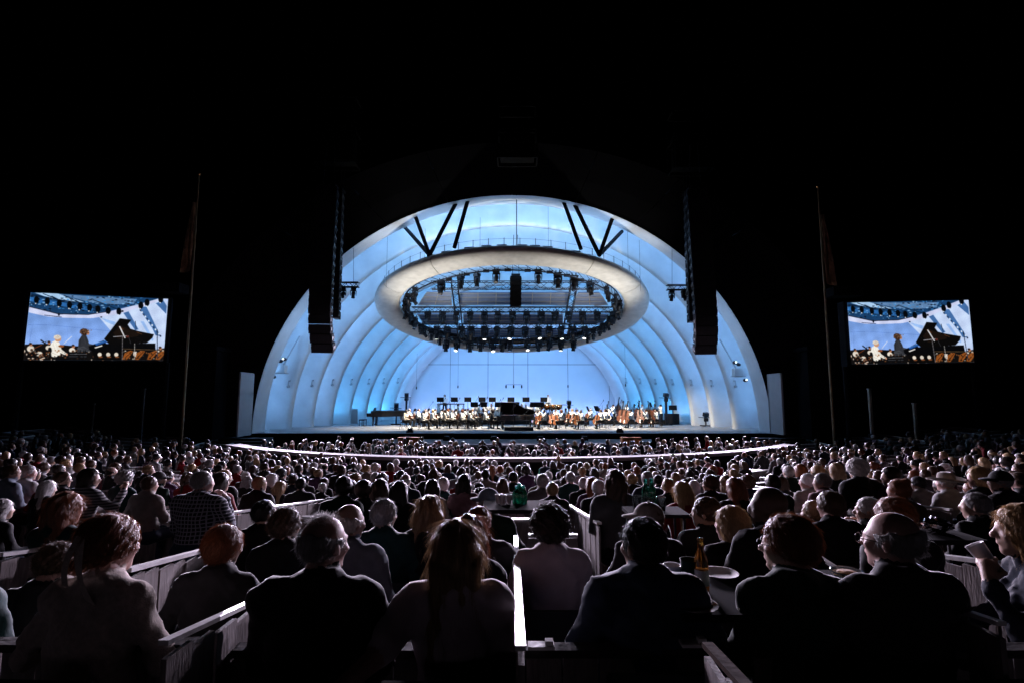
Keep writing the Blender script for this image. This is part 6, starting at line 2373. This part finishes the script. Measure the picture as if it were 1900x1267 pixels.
while (k + 0.5) * 0.65 < 17.9:
    dd = (k + 0.5) * 0.65
    r_ = 32 - dd
    ang = -1.2
    while ang < 1.2:
        ang += rng.uniform(0.46, 0.62) / r_
        if rng.random() > (0.66 if dd > 8 else 0.55):
            ang += rng.choice((0.3, 0.6)) / r_
            continue
        rr = r_ + rng.uniform(-0.14, 0.14)
        x, y = rr * math.sin(ang), 32 - rr * math.cos(ang)
        uu_ = x / y * 970 + 950
        if y < 6.6 or (y < 8.4 and 180 < uu_ < 660):
            continue
        if not in_view(x, y, 0.3):
            continue
        if y > 17.3 and math.hypot(x, PC - y) < PR1 + 0.35:
            continue
        if y > 26.5:
            continue
        if any(math.hypot(x - a, (y - b_) * 0.8) < q for a, b_, q in TAKEN):
            continue
        pr = 1738 / 1900
        if y < 7.5 and any(abs(x / y - a / b_) < 0.035 and b_ < y + 1.2 and b_ > y - 1.4 for a, b_, q in TAKEN):
            continue
        rows.append((x, y, ground_z(x, y, True), 'rows'))
    k += 1
yy = 20.2
while yy < 28.0:
    half = math.sqrt(max(0.1, (PR0 - 0.6) ** 2 - (PC - yy) ** 2)) if yy < PC else 12
    x = -min(half, 13.5) + rng.uniform(0, 0.4)
    while x < min(half, 13.5):
        x += rng.uniform(0.50, 0.85)
        if rng.random() < 0.30 or x > half:
            continue
        if yy > 26.3 and abs(x) < 8.6 and yy > 27.6:
            continue
        rows.append((x, yy + rng.uniform(-0.2, 0.2), -1.18 + rng.uniform(-0.02, 0.06), 'pool'))
    yy += rng.choice((0.75, 0.85, 1.15))
people = []
for (x, y, g, zn) in rows:
    fem = rng.random() < 0.5
    pi = rng.choice([2, 3, 8]) if fem else rng.choice([0, 1, 4, 5, 6, 7, 9])
    people.append(dict(x=x, y=y, g=g + rng.uniform(-0.09, 0.05), zn=zn, pi=pi, hs=rng.choice(STY_F if fem else STY_M), hc=rng.choice(HCS), cl=rng.choice(CLS), sc=rng.uniform(0.88, 1.01) if not fem else rng.uniform(0.86, 0.97), rz=math.atan2(x, 33 - y) * rng.uniform(0.7, 1.15) + rng.uniform(-0.25, 0.25), sk=rng.choice(('skin_light', 'skin_pink', 'skin_light', 'skin_tan', 'skin_deep'))))
people.sort(key=lambda q: math.hypot(q['x'], q['y']))
NIND = 300 - len(SEEN)
print('crowd', len(people), 'seen', len(SEEN))
for q in people[:NIND]:
    zone_w = ('just below the curved walkway' if q['y'] > 14.5 else ('in the middle rows' if q['y'] > 10 else 'in the nearer rows')) if q['zn'] == 'rows' else 'between walkway and stage'
    side = 'violin side' if q['x'] < -4 else ('cello side' if q['x'] > 4 else 'centre')
    lab = '%s %s haired person in %s %s, %s' % (HAIRW[q['hs']], HCNAME.get(q['hc'], q['hc']), q['cl'].replace('paleblue', 'pale blue'), zone_w, side)
    near = q['y'] < 9
    make_person('person', lab, CROWD_P[q['pi']], (q['sk'], 'cloth_' + q['cl'], 'cloth_black', 'black_matte'), q['hs'], q['hc'], loc=(q['x'], q['y'], q['g']), rz=q['rz'], sc=q['sc'], h=0.024 if near else 0.032,
                share=('c%d' % q['pi']) + ('n' if near else 'f'), hseed=rng.randrange(3), group='spectators: ' + lab, hh=0.011 if near else None)[0].rotation_euler = (rng.uniform(-0.10, 0.06), rng.uniform(-0.08, 0.08), q['rz'])
# beyond three hundred: the far crowd as one mass
far = people[NIND:]
pal = ['skin_light', 'skin_pink', 'skin_tan', 'skin_deep'] + ['hair_' + c for c in ('black', 'dark', 'brown', 'auburn', 'blonde', 'light', 'grey', 'white')] + ['cloth_' + c for c in ('black', 'charcoal', 'navy', 'teal', 'green', 'white', 'grey', 'purple', 'brown', 'paleblue', 'cream', 'pink', 'denim', 'striped', 'red')]
LOW, LOWH = {}, {}
CO, FA, FM = [], [], []
nb = 0
for q in far:
    if q['pi'] not in LOW:
        gps, hc_, HR_ = person_field(CROWD_P[q['pi']])

        def fnl(p, gps=gps):
            o = [eval_group(g_, p, KS[i_]) for i_, g_ in enumerate(gps[:3])]
            return smin(smin(o[0], o[1], 0.012), o[2], 0.02)
        co, F = grow(fnl, (-0.45, -0.22, 0.38), (0.45, 0.62, 1.42), 0.042)
        lab_ = np.stack([eval_group(g_, co.astype(np.float32), KS[i_]) for i_, g_ in enumerate(gps[:3])], 1)[F[:, 0]].argmin(1)
        LOW[q['pi']] = (co, F, lab_, np.array(hc_), np.array(HR_, float))
    if q['hs'] not in LOWH:
        LOWH[q['hs']] = grow(hair_field(q['hs'], 1), (-0.16, -0.20, -0.42 if q['hs'] in ('long', 'long_dark') else -0.20), (0.16, 0.15, 0.20), 0.026)
    co, F, lb_, hc_, HR_ = LOW[q['pi']]
    hco, hF = LOWH[q['hs']]
    rot = np.array(Matrix.Rotation(q['rz'], 3, 'Z'))
    allc = np.concatenate([co, hco @ HR_.T + hc_]) * q['sc']
    CO.append(allc @ rot.T + np.array((q['x'], q['y'], q['g'])))
    mi = np.array([pal.index(q['sk']), pal.index('cloth_' + q['cl']), pal.index('cloth_black')])
    FM.append(np.concatenate([mi[lb_], np.full(len(hF), pal.index('hair_' + q['hc']))]))
    FA.append(np.concatenate([F, hF + len(co)]) + nb)
    nb += len(allc)
if far:
    me = fast_mesh('crowd', np.concatenate(CO), np.concatenate(FA), pal, np.concatenate(FM))
    o = link_mesh('crowd', me)
    tag(o, 'far off seated spectators near the walkway and the stage, seen as one crowd', 'crowd', kind='stuff')

# ================================================================== TABLES, FOOD AND DRINK
def box_table(loc, w, dp, label, m='dark_box', leg=0.7):
    root = empty('box_table', (loc[0], loc[1], loc[2] - leg))
    tag(root, label, 'table')
    b = MB()
    b.box((0, 0, leg - 0.015), (w, dp, 0.03))
    b.build('tabletop', m, root)
    for sx in (-1, 1):
        for sy in (-1, 1):
            b = MB()
            b.tube([(sx * (w / 2 - 0.04), sy * (dp / 2 - 0.04), 0), (sx * (w / 2 - 0.04), sy * (dp / 2 - 0.04), leg - 0.03)], 0.012, 6)
            b.build('leg', 'black_metal', root)


def lathe_thing(name, label, cat, prof, m, loc, n=18, group=None, rot=(0, 0, 0), extra=None):
    b = MB()
    b.smooth = True
    b.lathe(prof, n)
    me = b.mesh(name, m)
    if extra:
        root = empty(name, loc)
        link_mesh('glass', me, root)
        for nm, pf, mm in extra:
            c = MB()
            c.smooth = True
            c.lathe(pf, n)
            c.build(nm, mm, root)
    else:
        root = link_mesh(name, me)
        root.location = loc
    root.rotation_euler = rot
    tag(root, label, cat, group)
    return root


BOT = [(0.030, 0), (0.031, 0.005), (0.031, 0.13), (0.027, 0.155), (0.014, 0.185), (0.0125, 0.225), (0.0145, 0.226), (0.0145, 0.234), (0.011, 0.235)]
CUPP = [(0.029, 0), (0.030, 0.003), (0.040, 0.095), (0.042, 0.097), (0.038, 0.095), (0.028, 0.006), (0.005, 0.005)]
PLATE = [(0.06, 0), (0.065, 0.002), (0.105, 0.016), (0.108, 0.018), (0.104, 0.0165), (0.062, 0.005), (0.002, 0.004)]
tz = pix(1303, 1098, 2.45).z


def on_table(u, v, z):
    r = ray(u, v)
    return Vector((0, 0, CAMZ)) + r * ((z - CAMZ) / r.z)


c0 = on_table(1300, 1105, tz)
box_table((c0.x + 0.02, c0.y + 0.05, tz), 0.34, 0.5, 'small dark table with cups, plates and a beer bottle beside the denim jacket', leg=tz - ground_z(c0.x, c0.y))
lathe_thing('beer_bottle', 'brown beer bottle on the small dark table', 'bottle', BOT, 'glass_brown', on_table(1303, 1099, tz) + Vector((0, 0, 0.002)), extra=[('label_band', [(0.0316, 0.035), (0.0316, 0.10)], 'white_paper')])
lathe_thing('plastic_cup', 'short clear plastic cup on the small dark table beside the mug', 'cup', CUPP, 'plastic_cup', on_table(1248, 1088, tz) + Vector((0, 0, 0.002)))
lathe_thing('paper_cup', 'taller dark paper cup beside the beer bottle', 'cup', [(r_ * 1.05, z * 1.35) for r_, z in CUPP], 'cloth_green', on_table(1281, 1093, tz) + Vector((0, 0, 0.002)))
lathe_thing('paper_plate', 'used paper plate with a plastic fork on the near edge of the dark table', 'plate', [(r_ * 0.9, z) for r_, z in PLATE], 'paper_plate', on_table(1288, 1128, tz) + Vector((0, 0, 0.002)))
lathe_thing('paper_plate', 'white fluted paper plate behind the beer bottle', 'plate', [(r_ * 0.85, z) for r_, z in PLATE], 'paper_plate', on_table(1335, 1068, tz) + Vector((0, 0, 0.002)))
lathe_thing('snack_dish', 'tiny dip dish in front of the paper cup', 'dish', [(r_ * 0.32, z) for r_, z in PLATE], 'plastic_cup', on_table(1285, 1102, tz) + Vector((0, 0, 0.004)))
b = MB()
b.box((0, 0, 0), (0.012, 0.15, 0.004))
b.box((0, 0.09, 0.001), (0.024, 0.045, 0.004))
o = b.build('plastic_fork', 'paper_plate')
o.location = on_table(1290, 1122, tz) + Vector((0, 0, 0.03))
o.rotation_euler = (0.1, 0, -0.35)
tag(o, 'white plastic fork resting on the used paper plate', 'fork')
# second table with tumblers and green bottles
tz2 = pix(1215, 944, 4.7).z
c2 = on_table(1215, 946, tz2)
box_table((c2.x, c2.y, tz2), 0.5, 0.34, 'small table with tumblers beside the blonde woman in red', 'dark_box', leg=tz2 - ground_z(c2.x, c2.y))
for i, (u, v) in enumerate(((1199, 944), (1210, 943))):
    lathe_thing('wine_bottle', 'dark green bottle among the tumblers on the tumbler table', 'bottle', [(r_ * 1.15, z * 1.1) for r_, z in BOT], 'glass_green', on_table(u, v, tz2) + Vector((0, 0, 0.002)), group='dark green bottles on the tumbler table')
for i, (u, v) in enumerate(((1182, 946), (1228, 948), (1206, 950), (1193, 949))):
    lathe_thing('glass_tumbler', 'clear glass tumbler on the tumbler table', 'glass', [(r_ * 1.0, z * 1.25) for r_, z in CUPP], 'glass_clear', on_table(u, v, tz2) + Vector((0, 0, 0.002)), group='tumblers on the tumbler table')
# green bottles by the cap
tz3 = pix(965, 934, 4.6).z
c3 = on_table(962, 936, tz3)
box_table((c3.x, c3.y, tz3), 0.6, 0.4, 'dark table with green bottles beyond the blue baseball cap', 'dark_box', leg=tz3 - ground_z(c3.x, c3.y))
for i, (u, v, s) in enumerate(((958, 933, 1.0), (964, 932, 1.12), (971, 934, 1.05))):
    lathe_thing('green_bottle', 'green glass bottle in the cluster on the dark table beyond the blue cap', 'bottle', [(r_ * 1.1, z * s * 0.62) for r_, z in BOT], 'glass_green', on_table(u, v, tz3) + Vector((0, 0, 0.002)), group='green bottles beyond the blue cap')
for i, (u, v) in enumerate(((926, 934), (933, 936), (943, 934))):
    lathe_thing('paper_cup', 'small pale cup beside the green bottles', 'cup', [(r_ * 0.8, z * 0.8) for r_, z in CUPP], 'plastic_cup', on_table(u, v, tz3) + Vector((0, 0, 0.002)), group='pale cups beside the green bottles')
# foil parcel on its ledge
tz4 = pix(1730, 988, 3.6).z
c4 = on_table(1725, 990, tz4)
box_table((c4.x, c4.y, tz4), 0.5, 0.3, 'dark ledge table carrying the crumpled foil', leg=tz4 - ground_z(c4.x, c4.y))
b = MB()
rr = np.random.default_rng(8)
nn, mm = 14, 20
rows_ = []
for i in range(nn):
    th = math.pi * i / (nn - 1)
    rows_.append([((0.11 * math.sin(th) + 0.004) * math.cos(2 * math.pi * j / mm) * (1 + 0.30 * rr.normal() * 0.5), (0.06 * math.sin(th) + 0.003) * math.sin(2 * math.pi * j / mm) * (1 + 0.25 * rr.normal() * 0.5), 0.042 + 0.045 * math.cos(th) * (1 + 0.2 * rr.normal())) for j in range(mm)])
b.grid(rows_, closed=True)
o = b.build('foil_parcel', 'foil')
o.location = on_table(1735, 986, tz4) + Vector((0, 0, 0.0))
tag(o, 'crumpled shiny foil parcel on the dark ledge table', 'foil')
# snack bowl
tz5 = pix(1573, 1078, 2.35).z
c5 = on_table(1560, 1085, tz5)
box_table((c5.x, c5.y, tz5), 0.36, 0.4, 'dark table with a snack bowl beside the bald man', leg=tz5 - ground_z(c5.x, c5.y))
r0 = lathe_thing('snack_bowl', 'clear round bowl of snacks beside the bald man', 'bowl', [(0.035, 0.0), (0.04, 0.004), (0.062, 0.05), (0.064, 0.052), (0.058, 0.05), (0.03, 0.01)], 'glass_clear', on_table(1573, 1082, tz5) + Vector((0, 0, 0.002)), extra=[('food', [(0.035, 0.02), (0.053, 0.042), (0.03, 0.05), (0.005, 0.052)], 'food')])
# glasses, bottles and papers standing on the further tables
for i in range(46):
    zi = rng.choice(zone)
    ang = rng.uniform(-0.75, 0.75)
    x, y = polar(zi[0] + rng.uniform(0.25, 0.9), ang)
    if not in_view(x, y, -0.5) or (y > 17.3 and abs(x) < 13):
        continue
    z = ground_z(x, y) + 0.74
    side = 'violin side' if x < -3 else ('cello side' if x > 3 else 'centre')
    root = empty('snack_table', (x, y, z - 0.74), math.atan2(x, 32 - y))
    tag(root, 'small picnic table in the boxes among the seats, %s' % side, 'table', 'picnic tables %s' % side)
    b = MB()
    b.box((0, 0, 0.73), (0.5, 0.32, 0.02))
    b.build('tabletop', 'dark_box' if i % 3 else 'table_cloth', root)
    b = MB()
    b.tube([(0, 0, 0), (0, 0, 0.72)], 0.02, 6)
    b.lathe([(0.15, 0.0), (0.14, 0.02)], 10)
    b.build('pedestal', 'black_metal', root)
    for k in range(rng.randrange(1, 4)):
        px, py = x + rng.uniform(-0.2, 0.2), y + rng.uniform(-0.1, 0.1)
        if rng.random() < 0.5:
            lathe_thing('wine_bottle', 'green bottle on a small picnic table, %s' % side, 'bottle', BOT, 'glass_green', (px, py, z + 0.002), 10, 'picnic bottles %s' % side)
        else:
            lathe_thing('plastic_cup', 'pale cup on a small picnic table, %s' % side, 'cup', CUPP, 'plastic_cup', (px, py, z + 0.002), 10, 'picnic cups %s' % side)
